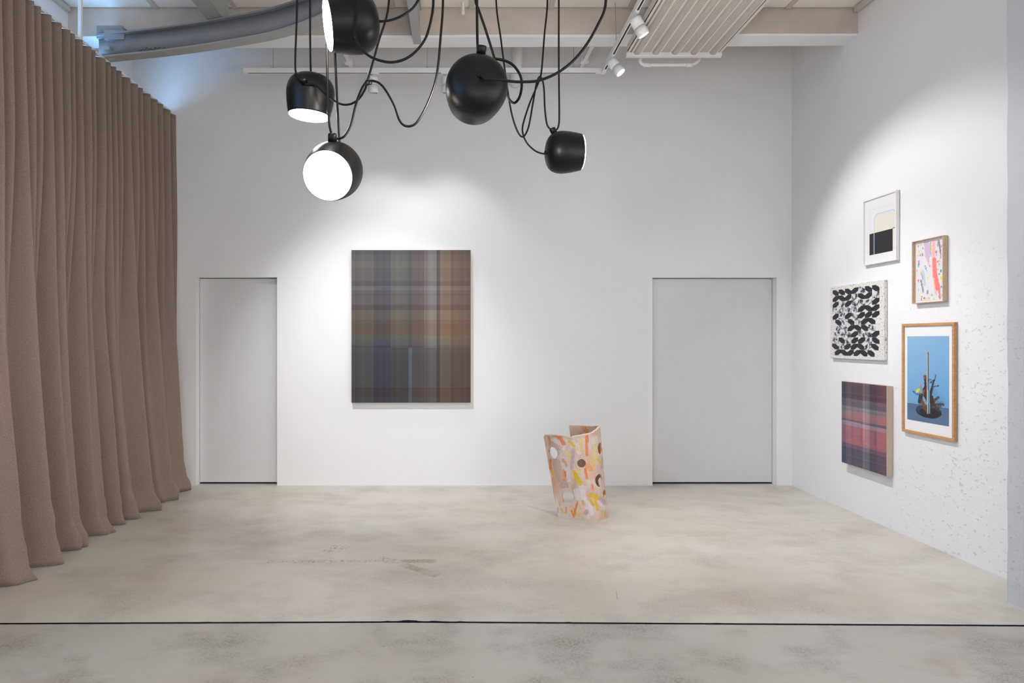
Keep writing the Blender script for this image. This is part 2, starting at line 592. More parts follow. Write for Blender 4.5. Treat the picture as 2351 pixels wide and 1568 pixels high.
# ------------------------------------------------------------------ floor: two slabs with an open joint
def joint_y(x):
    return 3.525 - 0.012 * abs(x + 0.3) - 0.002 * x
def floor():
    r = empty('floor')
    tag(r, 'polished grey-beige concrete floor crossed by one dark joint', 'floor', kind='structure')
    xs = np.arange(XL - 0.3, XR + 0.31, 0.012)
    far, near = [], []
    for x in xs:
        j = joint_y(x)
        nz = mnoise.noise((x * 9, 0, 0)) * 0.0016 + mnoise.noise((x * 40, 5, 0)) * 0.0014
        chip = 0.0
        for cxp, wd, dp in ((-0.26, 0.05, 0.020), (-0.12, 0.03, 0.012), (-0.38, 0.02, 0.006), (0.02, 0.02, 0.006), (-1.35, 0.02, 0.004), (0.6, 0.015, 0.005), (1.4, 0.02, 0.004)):
            chip += dp * math.exp(-((x - cxp) / wd) ** 2) * (0.7 + 0.5 * mnoise.noise((x * 60, 2, 2)))
        far.append((x, j + 0.0105 + abs(nz) + chip))
        near.append((x, j - 0.0095 + nz))
    for pts, ylim in ((far, YB + 0.32), (near, YREAR - 0.3)):
        n = len(pts)
        vs = [(x, y, 0) for x, y in pts] + [(x, y, -0.05) for x, y in pts] + [(pts[0][0], ylim, 0), (pts[-1][0], ylim, 0)]
        top = list(range(n)) + [2 * n + 1, 2 * n]
        fs = [tuple(top)] + [(i, i + 1, n + i + 1, n + i) for i in range(n - 1)]
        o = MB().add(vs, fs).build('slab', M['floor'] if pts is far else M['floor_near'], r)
        o.data.materials.append(M['joint'])
        for p in o.data.polygons:
            p.material_index = 0 if abs(p.normal.z) > 0.7 else 1
    MB().box(XL, XR, 3.35, 3.65, -0.05, -0.036).build('joint_filler', M['joint'], r)
floor()

# thin white bead where the end wall meets the floor
b = MB()
for x0, x1 in ((XL, DL[0]), (DL[1], DR[0]), (DR[1], XR)):
    b.box(x0, x1, YB - 0.004, YB + 0.004, 0, 0.010)
tag(b.build('baseboard_back', M['white']), 'thin white bead along the foot of the end wall', 'baseboard', kind='structure')

# doors
def door(n, d, label, hinge):
    r = empty('door_%d' % n, ((d[0] + d[1]) / 2, YB + 0.1, 0))
    tag(r, label, 'door', kind='structure')
    cx = (d[0] + d[1]) / 2; y = YB + 0.1
    w = (d[1] - d[0]) / 2
    o = MB().box(-w + 0.004, w - 0.004, -0.006, 0.04, 0.016, d[2] - 0.006).build('door_leaf', M['door'], r)
    bevel(o, 0.002, 1)
    MB().box(-w, w, 0.045, 0.10, -0.02, d[2]).build('dark_backing', M['dark'], r)
    MB().box(-w, w, 0.002, 0.045, 0.0, 0.006).build('threshold_gap', M['dark'], r)
door(1, DL, 'narrow flush white door in a recess beside the curtain', 1)
door(2, DR, 'wide flush white door in a recess near the right corner', -1)

# ------------------------------------------------------------------ ceiling and beam
def ceiling():
    r = empty('ceiling')
    tag(r, 'ceiling of pale boards with thin battens between them', 'ceiling', kind='structure')
    xb = [-2.62 + 0.6866 * k for k in range(9)]
    edges = [XL - 0.3 + 0.3] + xb + [XR]
    ycuts = [YREAR, -1.1, 1.15, 3.4, YBEAM]
    for i in range(len(edges) - 1):
        for j in range(len(ycuts) - 1):
            x0, x1 = edges[i] + 0.006, edges[i + 1] - 0.006
            MB().box(x0, x1, ycuts[j] + 0.004, ycuts[j + 1] - (0.012 if j == 3 else 0.004), ZC, ZC + 0.012).build('ceiling_panel', M['panel'], r)
    for x in xb:
        MB().box(x - 0.022, x + 0.022, YREAR, YBEAM - 0.012, ZC - 0.012, ZC).build('batten', M['batten'], r)
    for s, x in ((-1, XL + 0.02), (1, XR - 0.035)):
        MB().box(x - 0.018, x + 0.018, YREAR, YBEAM - 0.03, ZC - 0.05, ZC - 0.012).build('edge_trim', M['batten'], r)
    MB().box(XL - 0.3, XR + 0.3, YREAR - 0.3, YBEAM + 0.1, ZC + 0.012, ZC + 0.09).build('ceiling_deck', M['dark'], r)
    MB().box(XL - 0.3, XR + 0.3, YBEAM + 0.05, YB + 0.32, ZT - 0.06, ZT + 0.05).build('rear_bay_ceiling', M['panel'], r)
ceiling()

def beam():
    # soffit edge slightly wavy, as hand plastered
    xs = [XL + (XR - XL) * i / 140 for i in range(141)]
    vs, fs = [], []
    for x in xs:
        w1 = 0.008 * mnoise.noise((x * 1.3, 0, 0)) + 0.004 * mnoise.noise((x * 7, 0, 3))
        w2 = 0.008 * mnoise.noise((x * 1.1, 8, 0)) + 0.003 * mnoise.noise((x * 6, 2, 3))
        sl = 0.012 * (x / 3.4)
        vs += [(x, YBEAM, ZT), (x, YBEAM, 4.178 + w1 * 0.5 + sl), (x, YBEAM + 0.02, 4.166 + w1 * 0.5 + sl),
               (x, YBEAM + 0.215 + w2, 4.166 + sl), (x, YBEAM + 0.235, 4.19 + sl), (x, YBEAM + 0.235, ZT)]
    n = len(xs)
    for i in range(n - 1):
        for j in range(5):
            fs.append((i * 6 + j, (i + 1) * 6 + j, (i + 1) * 6 + j + 1, i * 6 + j + 1))
    return MB().add(vs, fs).build('ceiling_beam', M['beam'])
bo = beam()
tag(bo, 'plastered concrete beam running across under the ceiling', 'beam', kind='structure')
bo.data.materials.append(M['wall'])
for p in bo.data.polygons:
    if abs(p.normal.z) > 0.8:
        p.material_index = 1

# joists and monorail
def ibeam(hw, h, tf=0.012, tw=0.006):
    return [(-hw, 0), (hw, 0), (hw, tf), (tw, tf), (tw, h - tf), (hw, h - tf), (hw, h), (-hw, h), (-hw, h - tf), (-tw, h - tf), (-tw, tf), (-hw, tf)]

r = empty('steel_joist', (-1.94, 3.0, 4.092))
tag(r, 'broad grey steel joist above the curved rail', 'joist')
MB().sweep([(0, -3.5, 0), (0, 2.40, 0)], ibeam(0.07, 0.306, 0.014, 0.05), smooth=False, up=(0, 0, 1)).build('joist_beam', M['steel_light'], r)
bevel(MB().box(-0.075, 0.09, 2.33, 2.42, 0.0, 0.03).build('end_plate', M['steel'], r), 0.004)
r = empty('steel_joist', (-0.347, 3.0, 4.092))
tag(r, 'narrow grey steel joist ending square at the beam above the hanging lamps', 'joist')
MB().sweep([(0, -3.5, 0), (0, 2.68, 0)], ibeam(0.035, 0.306, 0.012, 0.02), smooth=False, up=(0, 0, 1)).build('joist_beam', M['steel_light'], r)

def monorail():
    pts = [(-3.02, 5.53), (-2.88, 5.50), (-2.35, 5.385), (-1.85, 5.24), (-1.385, 5.07), (-0.98, 4.82), (-0.62, 4.50), (-0.33, 4.12), (-0.13, 3.68), (-0.02, 3.2)]
    path = spline([(x, y, 3.888) for x, y in pts], 10)
    r = empty('curved_rail', (-1.385, 5.07, 3.888))
    tag(r, 'dark grey curved steel crane rail below the ceiling', 'rail')
    inv = Vector((1.385, -5.07, -3.888))
    hw, h = 0.052, 0.20
    web = [(-0.02, 0.014), (0.02, 0.014), (0.02, h - 0.014), (-0.02, h - 0.014)]
    MB().sweep([p + inv for p in path], web, smooth=True, up=(0, 0, 1)).build('web', M['steel'], r)
    MB().sweep([p + inv for p in path], [(-hw, 0), (hw, 0), (hw, 0.014), (-hw, 0.014)], smooth=False, up=(0, 0, 1)).build('lower_flange', M['steel_light'], r)
    MB().sweep([p + inv for p in path], [(-hw, h - 0.014), (hw, h - 0.014), (hw, h), (-hw, h)], smooth=False, up=(0, 0, 1)).build('upper_flange', M['steel'], r)
    # clamp that holds the rail to the beam
    cl = bevel(MB().box(-0.11, 0.11, -0.10, 0.10, -0.05, 0.06).build('clamp', M['steel'], r), 0.006)
    cl.location = Vector((-2.93, 5.60, 4.11)) + inv
    a = bevel(MB().box(-0.07, 0.10, -0.05, 0.0, -0.10, -0.02).build('clamp_jaw', M['steel'], r), 0.005)
    a.location = Vector((-2.88, 5.50, 4.13)) + inv
    MB().box(-0.035, 0.035, -0.02, 0.02, -0.012, 0.012).build('stop_lug', M['steel_light'], r).location = Vector((-2.93, 5.455, 3.95)) + inv
    # pencilled scribble on the web
    seg = []
    for i in range(46):
        t = i / 45
        seg.append(P(320 + 62 * t, 114 - 4 * t + 2.4 * math.sin(t * 40) + 1.5 * math.sin(t * 17), 5.405 - 0.03 * t) + inv)
    MB().tube(seg, 0.0015, 5).build('pencil_mark', M['dark'], r)
monorail()

# short conduit drop at the beam
r = empty('conduit_pipe', P(1063, 33, 5.6))
tag(r, 'short white conduit stub dropping from the ceiling boards', 'pipe')
MB().lathe([(0, 0), (0.013, 0), (0.013, 0.33), (0, 0.33)], 20).build('pipe', M['white'], r)
bevel(MB().lathe([(0, -0.004), (0.017, -0.004), (0.017, 0.03), (0, 0.03)], 20).build('end_collar', M['white'], r), 0.001)

# drain pipe elbow behind the beam
r = empty('drain_pipe', P(1187, 150, 6.6))
tag(r, 'white drain pipe bending into the end wall behind the beam', 'pipe')
base = P(1187, 150, 6.6)
MB().tube([v - base for v in spline([(base.x, 6.6, 4.98), (base.x, 6.6, 4.45), (base.x, 6.61, 4.34), (base.x, 6.68, 4.23), (base.x, 6.815, 4.20)], 8)], 0.058, 24).build('pipe', M['white'], r)
MB().tube([(0, 0, 0.20), (0, 0, 0.33)], 0.067, 24).build('socket_collar', M['white'], r)

# slanting white struts between beam and end wall
def strut(x1, y1, x2, y2, label):
    a, d = P(x1, y1, 6.1), P(x2, y2, 6.78)
    r = empty('bracing_strut', d)
    tag(r, label, 'strut')
    u = (d - a).normalized()
    MB().sweep([a - u * 0.25 - d, u * 0.0], [(-0.018, -0.015), (0.018, -0.015), (0.018, 0.015), (-0.018, 0.015)], smooth=False).build('bar', M['white'], r)
    bevel(MB().box(-0.04, 0.04, -0.03, 0.03, -0.03, 0.03).build('fixing_plate', M['white'], r), 0.004).location = u * -0.38
strut(1352, 118, 1331, 159, 'slanting white strut behind the beam, right of the round black lamp')
strut(793, 122, 809, 159, 'slanting white strut behind the beam, below the topmost black lamp')

# ------------------------------------------------------------------ radiant heating panel
def radiator():
    z0 = 3.95; y1 = 5.53
    r = empty('radiant_heater', (1.84, y1, z0))
    tag(r, 'white ribbed radiant heating panel hanging under the ceiling', 'heater')
    X0, X1 = 1.438 - 1.84, 2.232 - 1.84
    L = 4.2
    o = MB().box(X0, X1, -L, 0, 0.004, 0.016).build('panel_sheet', M['radiator'], r)
    MB().box(X0, X0 + 0.006, -L, 0, 0.0, 0.075).build('side_flange', M['radiator'], r)
    MB().box(X1 - 0.006, X1, -L, 0, 0.0, 0.075).build('side_flange', M['radiator'], r)
    tubes = [1.519, 1.677, 1.84, 1.998, 2.16]
    slots = MB()
    def half(cx):
        prof = [(-0.034, 0.006)] + [(0.028 * math.cos(math.pi - math.pi * k / 10), 0.004 - 0.024 * math.sin(math.pi * k / 10)) for k in range(11)] + [(0.034, 0.006)]
        return [(cx + a, c) for a, c in prof]
    for t in tubes:
        m = MB(); pr = half(t - 1.84)
        k = len(pr)
        vs = [(a, -L, c) for a, c in pr] + [(a, 0.012, c) for a, c in pr]
        m.add(vs, [(i, i + 1, k + i + 1, k + i) for i in range(k - 1)], True)
        m.f.append(tuple(range(k, 2 * k))); m.s.append(False)
        m.build('heating_tube', M['radiator'], r)
    cuts = [X0 + 0.008] + [t - 1.84 for t in tubes] + [X1 - 0.008]
    for i in range(6):
        a = cuts[i] + (0.012 if i == 0 else 0.046)
        c = cuts[i + 1] - (0.046 if i < 5 else 0.012)
        n = 3 if i in (0, 5) else 6
        for k in range(n):
            x = a + (c - a) * (k + 0.5) / n
            slots.box(x - 0.0014, x + 0.0014, -L, -0.004, 0.0025, 0.0045)
    slots.build('slot_lines', M['slot'], r)
    tag(bevel(MB().box(X0 - 0.006, X1 + 0.008, -0.006, 0.036, -0.028, 0.012).build('header_pipe', M['radiator'], r), 0.004))
    # connecting pipe slung below the far end
    base = Vector((1.84, y1, z0))
    pth = [P(1473, 128, 5.66), P(1470, 140, 5.66), P(1478, 148, 5.66), P(1500, 149, 5.66), P(1580, 148.5, 5.66), P(1594, 146, 5.66), P(1604, 138, 5.67), P(1606, 128, 5.68)]
    MB().tube([p - base for p in spline(pth, 8)], 0.0145, 14).build('connecting_pipe', M['radiator'], r)
    for px_ in (1486, 1582):
        q = P(px_, 149, 5.66) - base
        MB().tube([q - Vector((0.03, 0, 0)), q + Vector((0.03, 0, 0))], 0.018, 14).build('pipe_socket', M['radiator'], r)
    for y in (-0.9, -2.8):
        for x in (X0 + 0.05, X1 - 0.05):
            MB().tube([(x, y, 0.012), (x, y, ZC - z0)], 0.002, 6).build('hanger_wire', M['wire'], r)
radiator()

# ------------------------------------------------------------------ track and spotlights
ZTR = 4.03; YTR = 6.09; XTR = 1.36
def tracks():
    r = empty('lighting_track', (-0.3, YTR, ZTR))
    tag(r, 'long white lighting track hanging across the end wall', 'track')
    x0 = (562 - CX) * YTR / F + 0.3
    x1 = XTR + 0.3 - 0.02
    bevel(MB().box(x0, x1, -0.018, 0.018, -0.022, 0.022).build('track_bar', M['white'], r), 0.002)
    MB().box(x0 + 0.03, x1 - 0.05, -0.006, 0.006, -0.0235, -0.0215).build('conductor_slot', M['slot'], r)
    bevel(MB().box(x0 - 0.012, x0 + 0.01, -0.019, 0.019, -0.023, 0.023).build('end_cap', M['white'], r), 0.002)
    for px_ in (627, 981, 1317):
        x = (px_ - CX) * YTR / F + 0.3
        MB().tube([(x, 0, 0.03), (x + 0.004, 0, ZT - 0.06 - ZTR)], 0.0016, 6).build('suspension_wire', M['wire'], r)
        MB().box(x - 0.018, x + 0.018, -0.012, 0.012, 0.022, 0.030).build('wire_clamp', M['steel_light'], r)
        if px_ != 1317:
            MB().tube([v for v in spline([(x + 0.02, 0, 0.026), (x + 0.035, 0, 0.036), (x + 0.047, 0, 0.036), (x + 0.05, 0, 0.026)], 6)], 0.0012, 5).build('wire_tail', M['wire'], r)
    r2 = empty('lighting_track', (XTR, 4.0, ZTR))
    tag(r2, 'white lighting track running toward the viewer beside the heating panel', 'track')
    bevel(MB().box(-0.018, 0.018, -5.0, YTR - 4.0 - 0.03, -0.022, 0.022).build('track_bar', M['white'], r2), 0.002)
    MB().box(-0.006, 0.006, -5.0, YTR - 4.0 - 0.09, -0.0240, -0.0215).build('conductor_slot', M['dark'], r2)
    bevel(MB().box(-0.022, 0.022, YTR - 4.0 - 0.032, YTR - 4.0 + 0.022, -0.026, 0.024).build('corner_connector', M['white'], r2), 0.003)
    for yy in (5.59, 3.4, 1.2):
        MB().tube([(0.0, yy - 4.0, 0.02), (-0.01, yy - 4.0, ZC - ZTR - 0.002)], 0.0016, 6).build('suspension_wire', M['wire'], r2)
        MB().box(-0.012, 0.012, yy - 4.018, yy - 3.982, 0.022, 0.030).build('wire_clamp', M['steel_light'], r2)
tracks()

def front_track():
    r = empty('lighting_track', (-1.2, 1.5, ZTR))
    tag(r, 'white lighting track above the viewer, left of the hanging lamps', 'track')
    bevel(MB().box(-0.018, 0.018, -2.5, 2.93, -0.022, 0.022).build('track_bar', M['white'], r), 0.002)
    MB().box(-0.006, 0.006, -2.4, 2.9, -0.0240, -0.0215).build('conductor_slot', M['dark'], r)
    for yy in (-1.8, 0.0, 1.8):
        MB().tube([(0.0, yy, 0.02), (0.0, yy, ZC - ZTR - 0.002)], 0.0016, 6).build('suspension_wire', M['wire'], r)
front_track()

def spot(loc, target, label, power, cone, blend, along='x', rad=0.02, color=(1, 0.97, 0.95), recess=0.0):
    loc = Vector(loc)
    r = empty('track_spotlight', loc)
    tag(r, label, 'spotlight', 'white spotlights on the tracks')
    d = (Vector(target) - (loc + Vector((0, 0, -0.06)))).normalized()
    if along == 'x':
        bevel(MB().box(-0.055, 0.055, -0.015, 0.015, -0.012, 0.002).build('track_adapter', M['white'], r), 0.002)
    else:
        bevel(MB().box(-0.015, 0.015, -0.055, 0.055, -0.012, 0.002).build('track_adapter', M['white'], r), 0.002)
    MB().lathe([(0, -0.045), (0.008, -0.045), (0.008, -0.010), (0, -0.010)], 14).build('stem', M['white'], r)
    piv = Vector((0, 0, -0.05))
    q = d.to_track_quat('-Z', 'Y').to_matrix().to_4x4()
    mt = Matrix.Translation(piv) @ q
    MB().lathe([(0, 0.022), (0.030, 0.020), (0.043, 0.012), (0.045, 0.0), (0.045, -0.058), (0, -0.058)], 36, mt).build('rear_housing', M['white'], r)
    MB().lathe([(0, -0.056), (0.040, -0.056), (0.040, -0.064), (0, -0.064)], 36, mt).build('shadow_gap', M['slot'], r)
    fh = MB().lathe([(0.0, -0.062), (0.045, -0.062), (0.045, -0.128), (0.0405, -0.130), (0.038, -0.128), (0.038, -0.120 + recess), (0.0, -0.118 + recess)], 36, mt).build('front_housing', M['white'], r)
    if recess:
        MB().lathe([(0.0379, -0.1285), (0.0379, -0.121 + recess), (0.0374, -0.121 + recess), (0.0374, -0.1285), (0.0379, -0.1285)], 36, mt).build('baffle_ring', M['steel'], fh)
    MB().lathe([(0, -0.1265 + recess), (0.0372, -0.1265 + recess), (0.0372, -0.122 + recess), (0, -0.122 + recess)], 36, mt).build('lens', M['lens'], fh)
    ld = bpy.data.lights.new('spot_beam', 'SPOT')
    ld.energy = power; ld.spot_size = math.radians(cone); ld.spot_blend = blend
    ld.shadow_soft_size = rad; ld.color = color
    lo = bpy.data.objects.new('spot_beam', ld); C.objects.link(lo); lo.parent = r
    lo.matrix_local = mt @ Matrix.Translation((0, 0, -0.155))
    return r

zs = ZTR - 0.022
WHITE_LED = (0.97, 0.96, 1.0)
spot(((857 - CX) * YTR / F, YTR, zs), (-0.78, YB - 0.16, 0.0), 'white spotlight on the end-wall track, left of the tied cords', SPOT_PAINT, 95, 0.7, rad=0.035, recess=0.045, color=WHITE_LED)
spot(((1026 - CX) * YTR / F, YTR, zs), (-0.20, YB - 0.16, 0.0), 'white spotlight on the end-wall track, half hidden behind the round black lamp', SPOT_PAINT, 94, 0.7, rad=0.035, recess=0.045, color=WHITE_LED)
spot((XTR, 5.74, zs), (3.49, 4.68, 0.70), 'white spotlight with a glowing face at the corner of the tracks', SPOT_RIGHT, 88, 0.5, 'y', color=WHITE_LED)
spot((XTR, 4.98, zs), (3.46, 5.15, 0.25), 'white spotlight seen side-on beside the heating panel', SPOT_RIGHT * 1.35, 60, 1.0, 'y', color=WHITE_LED)
spot((XTR, 4.28, zs), (1.0, 5.35, 0.0), 'white spotlight on the side track aimed at the ceramic', SPOT_SCULPT, 46, 1.0, 'y')

spot((-1.2, 4.33, zs), (-0.85, YB, 0.72), 'white spotlight on the front track aimed at the large painting', SPOT_WASH, 62, 1.0, 'y', rad=0.012, color=WHITE_LED)

# ------------------------------------------------------------------ curtain
def curtain():
    tops = [2.9500 * F / (CX - x) for x in (110, 133, 153, 164, 182, 202, 212, 235, 247, 260, 272, 292, 310, 321, 339, 355, 368, 385)]
    near = []
    y = tops[0]
    steps = [0.12, 0.075, 0.09, 0.13, 0.10, 0.14, 0.09, 0.12]
    k = 0
    while y > 2.3:
        y -= steps[k % 8]; k += 1
        near.append(y)
    tops = sorted(near) + tops + [6.80]
    bots = [2.05, 2.42, 2.76, 3.10, 3.42, 3.78, 4.14, 4.46, 4.80, 5.17, 5.37, 5.57, 5.83, 6.22, 6.62, 6.98]
    rr = random.Random(3)
    tamp = [0.100 + 0.05 * rr.random() for _ in tops]
    bamp = [0.26, 0.26, 0.25, 0.27, 0.26, 0.28, 0.27, 0.28, 0.28, 0.24, 0.24, 0.25, 0.24, 0.22, 0.14, 0.05]

    def fold(y, peaks, amp, sharp):
        for i in range(len(peaks) - 1):
            if peaks[i] <= y < peaks[i + 1]:
                ph = (y - peaks[i]) / (peaks[i + 1] - peaks[i])
                # asymmetric: broad face, quick return
                ph = ph ** sharp
                a = min(amp[i], 1.15 * (peaks[i + 1] - peaks[i]))
                return -a * (1 - math.cos(2 * math.pi * ph)) / 2
        return -0.02
    ys = np.concatenate([np.arange(2.42, 6.7801, 0.0055), [6.792, 6.803, 6.812]])
    NZ = 90
    Ztop = 3.860
    verts = []
    for j in range(NZ + 1):
        t = j / NZ
        t = t ** 0.8 if False else t
        z = Ztop * (1 - t)
        if j > NZ - 14:
            pass
        w = max(0.0, min(1.0, (t - 0.18) / 0.72)); w = w * w * (3 - 2 * w)
        for y in ys:
            drift = 0.03 * t * math.sin(y * 5.1) + 0.02 * t * t * math.sin(y * 13.0 + 1)
            a = fold(y + drift * 0.7, tops, tamp, 0.9)
            bt = fold(y - drift * 0.3, bots, bamp, 0.72)
            x = -2.925 + 0.235 * t ** 1.7 * (0.86 + 0.14 * math.sin(y * 3.3 + 0.5))
            x += (1 - 0.62 * w) * a + 0.9 * w * bt
            # breaks in the cloth where it meets the floor
            hgt = z
            if hgt < 0.5:
                k = (1 - hgt / 0.5)
                x += 0.045 * k * mnoise.noise((y * 4.0, hgt * 6, 1.0)) + 0.022 * k * mnoise.noise((y * 10, hgt * 13, 2.0))
                x += 0.035 * k * k
                if hgt < 0.16:
                    x += 0.03 * (1 - hgt / 0.16) * (0.5 + mnoise.noise((y * 5.5, 4.0, hgt * 9)))
            yy = y + 0.018 * t * mnoise.noise((y * 3, z * 1.2, 7))
            verts.append((x, min(yy if y < 6.75 else y, 6.812), z + (0.004 if j == NZ else 0.0)))
    n = len(ys)
    faces = [(j * n + i, j * n + i + 1, (j + 1) * n + i + 1, (j + 1) * n + i) for j in range(NZ) for i in range(n - 1)]
    r = empty('curtain', (-2.8, 4.6, 0))
    tag(r, 'floor-length taupe wool curtain hanging in deep folds along the left side', 'curtain')
    me = bpy.data.meshes.new('curtain_cloth')
    me.from_pydata([(v[0] + 2.8, v[1] - 4.6, v[2]) for v in verts], [], faces)
    me.polygons.foreach_set('use_smooth', [True] * len(faces))
    me.materials.append(M['curtain'])
    o = bpy.data.objects.new('curtain_cloth', me); C.objects.link(o); o.parent = r
    s = o.modifiers.new('thickness', 'SOLIDIFY'); s.thickness = 0.005; s.offset = 0
    # rail
    r = empty('curtain_rail', (-2.97, 4.6, 3.88))
    tag(r, 'slim white ceiling-hung curtain rail above the taupe curtain', 'curtain rail')
    bevel(MB().box(-0.02, 0.02, -2.2, 2.19, -0.016, 0.005).build('rail_profile', M['white'], r), 0.003)
    for y in (5.13, 3.2):
        bevel(MB().box(-0.004, 0.023, y - 4.6 - 0.013, y - 4.6 + 0.013, 0.005, ZC - 3.88).build('hanger_rod', M['white'], r), 0.003)
curtain()

# ------------------------------------------------------------------ pendant lamps
R = 0.1215
def lamp_profile():
    ctrl = [(0.862, 0.0), (0.925, 0.30), (0.975, 0.60), (1.0, 0.90), (0.985, 1.12), (0.925, 1.32), (0.80, 1.50), (0.60, 1.63), (0.33, 1.705), (0.0, 1.73)]
    s = spline([(a, 0, c) for a, c in ctrl], 5)
    return [(max(0, p.x) * R, (p.z - 0.9) * R) for p in s]

def tubes_local(r, inv, pts, name='cord', rad=0.0052):
    path = spline([inv.inverted() @ Vector((0, 0, 0.86 * R)) if p == 'pole' else P(*p) for p in pts], 12)
    return MB().tube([inv @ p for p in path], rad, 10).build(name, M['cord'], r)

def lamp(c1, Y, d, knob, label, cords, knob_z=0.0):
    c = P(c1[0], c1[1], Y)
    z = (-Vector(d)).normalized()
    kd = Vector(knob)
    x = (kd - z * kd.dot(z)).normalized()
    y = z.cross(x)
    mw = Matrix((x, y, z)).transposed().to_4x4()
    mw.translation = c
    r = empty('pendant_lamp', matrix=mw)
    tag(r, label, 'lamp', 'cluster of black pendant lamps')
    inv = mw.inverted()
    pr = lamp_profile()
    inner = [(max(0, a - 0.003), b_ + (0.0 if i == 0 else (-0.003 if i > 30 else 0.0))) for i, (a, b_) in enumerate(pr)]
    sh = MB().lathe(inner[::-1] + pr, 72).build('shade', M['black'], r, weld=True)
    za = -0.9 * R
    dr = 0.862 * R - 0.0045
    MB().lathe([(0, za - 0.0065), (dr * 0.6, za - 0.0062), (dr * 0.96, za - 0.0055), (dr, za - 0.004), (dr, za + 0.012), (0, za + 0.012)], 64).build('diffuser', M['diff'], r, weld=True)
    # rim ring
    # knob that grips the cord, on the side of the dome
    kz = knob_z * R
    rs = [a for a, b_ in pr if b_ >= kz][0] if kz < 0.8 * R else 0.3 * R
    km = Matrix.Translation((rs - 0.004, 0, kz)) @ Vector((1, 0, 0.25 + knob_z * 0.6)).to_track_quat('Z', 'Y').to_matrix().to_4x4()
    MB().lathe([(0, 0), (0.0185, 0), (0.0185, 0.030), (0.0165, 0.035), (0, 0.036)], 28, km).build('cord_grip', M['black'], sh, weld=True)
    # rear gland where the flex enters
    MB().lathe([(0, 0.82 * R), (0.012, 0.82 * R), (0.011, 0.86 * R), (0.006, 0.885 * R), (0, 0.885 * R)], 20).build('cable_gland', M['black'], sh, weld=True)
    for cd in cords:
        tubes_local(r, inv, cd)
    return r

def aim(c1, Y, c2, toward):
    """unit vector from the widest ring (pixel c1 at depth Y) to the mouth (pixel c2)"""
    a = P(c1[0], c1[1], Y)
    L = 0.9 * R
    best = None
    for i in range(-400, 401):
        y2 = Y + L * i / 400
        v = P(c2[0], c2[1], y2) - a
        e = abs(v.length - L)
        if (i < 0) == toward and (best is None or e < best[0]):
            best = (e, v.normalized())
    return best[1]

TOP = 3.0
def up_to_ceiling(px, Y):   # pixel row of the ceiling at this depth
    return (px, CY - (ZC - H) * F / Y, Y)

# A: left, pointing straight down
YA = 3.34
lamp((713, 216), YA, (-0.075, 0.03, -1), (-0.05, -1, 0.0), 'black pendant lamp pointing straight down, leftmost of the cluster',
     [[up_to_ceiling(684, 3.25), (682, 0, 3.25), (678, 130, 3.24), (679, 165, 3.225), (688, 183, 3.215), (703, 193, 3.212), (722, 194, 3.208), (745, 213, 3.19), (775, 236, 3.17), (800, 240, 3.16), (822, 229, 3.12), (837, 207, 3.08), (843, 189, 3.05), (868, 100, 3.04), (893, 0, 3.04), up_to_ceiling(905, 3.05)],
      [up_to_ceiling(711, 3.34), (712, 60, 3.34), (713, 150, 3.34), (714, 168, 3.34)]], knob_z=0.14)
# B: glowing face toward the viewer
YBl = 2.80
dB = aim((767, 392), YBl, (752, 404), True)
lamp((767, 392), YBl, dB, (0.03, 0, 1), 'black pendant lamp with its glowing face turned toward the viewer, lowest of the cluster',
     [[up_to_ceiling(749, 2.8), (750, 0, 2.8), (751, 130, 2.8), (753, 240, 2.8), (757, 292, 2.8), (766, 315, 2.8), (778, 318, 2.8), (791, 312, 2.8), (805, 288, 2.81), (817, 240, 2.82), (830, 205, 2.84), (843, 188, 2.86), (862, 187, 2.86), (880, 200, 2.86), (902, 237, 2.85), (918, 278, 2.84), (935, 290, 2.83), (957, 281, 2.82), (985, 230, 2.81), (1003, 170, 2.8), (1012, 80, 2.8), (1017, 0, 2.8), up_to_ceiling(1021, 2.8)],
      [up_to_ceiling(764, 2.84), (767, 60, 2.84), (770, 140, 2.84), (775, 250, 2.84), (780, 330, 2.86), (783, 345, 2.90)]], knob_z=0.1)
# C: top, mouth turned left
YCl = 2.72
lamp((814, 54), YCl, (-0.955, -0.27, -0.17), (-0.1, 0.2, 1), 'black pendant lamp with its mouth turned left, topmost of the cluster',
     [[(866, 47, 2.735), (878, 49, 2.735), (905, 44, 2.73), (935, 29, 2.72), (957, 6, 2.72), (975, -40, 2.72), up_to_ceiling(990, 2.72)],
      [up_to_ceiling(816, 2.58), (821, 0, 2.575), (816, 50, 2.57), (817, 88, 2.565), (830, 113, 2.56), (858, 134, 2.56), (900, 143, 2.56), (940, 130, 2.56), (973, 95, 2.56), (988, 52, 2.56), (995, 0, 2.56), up_to_ceiling(1000, 2.56)]], knob_z=0.3)
# D: seen from behind
YD = 2.55
dD = aim((1094, 201), YD, (1087, 230), False)
lamp((1094, 201), YD, dD, (0.12, 0, 1), 'large-looking round black pendant lamp seen from behind, in the middle of the cluster',
     [['pole', (1114, 181, 2.43), (1140, 182, 2.43), (1165, 186, 2.43), (1200, 188, 2.43), (1240, 184, 2.43), (1288, 162, 2.43), (1332, 122, 2.43), (1370, 62, 2.43), (1391, 0, 2.43), up_to_ceiling(1405, 2.43)],
      [up_to_ceiling(1094, 2.54), (1095, 0, 2.54), (1096, 90, 2.54), (1098, 118, 2.54), (1104, 131, 2.54), (1122, 134, 2.54), (1150, 137, 2.54), (1175, 147, 2.54), (1193, 170, 2.54), (1198, 195, 2.55), (1193, 222, 2.58), (1182, 236, 2.62), (1170, 229, 2.67), (1160, 205, 2.70), (1142, 155, 2.70), (1118, 78, 2.68), (1100, 25, 2.66), (1092, 0, 2.66), up_to_ceiling(1088, 2.66)]], knob_z=0.30)
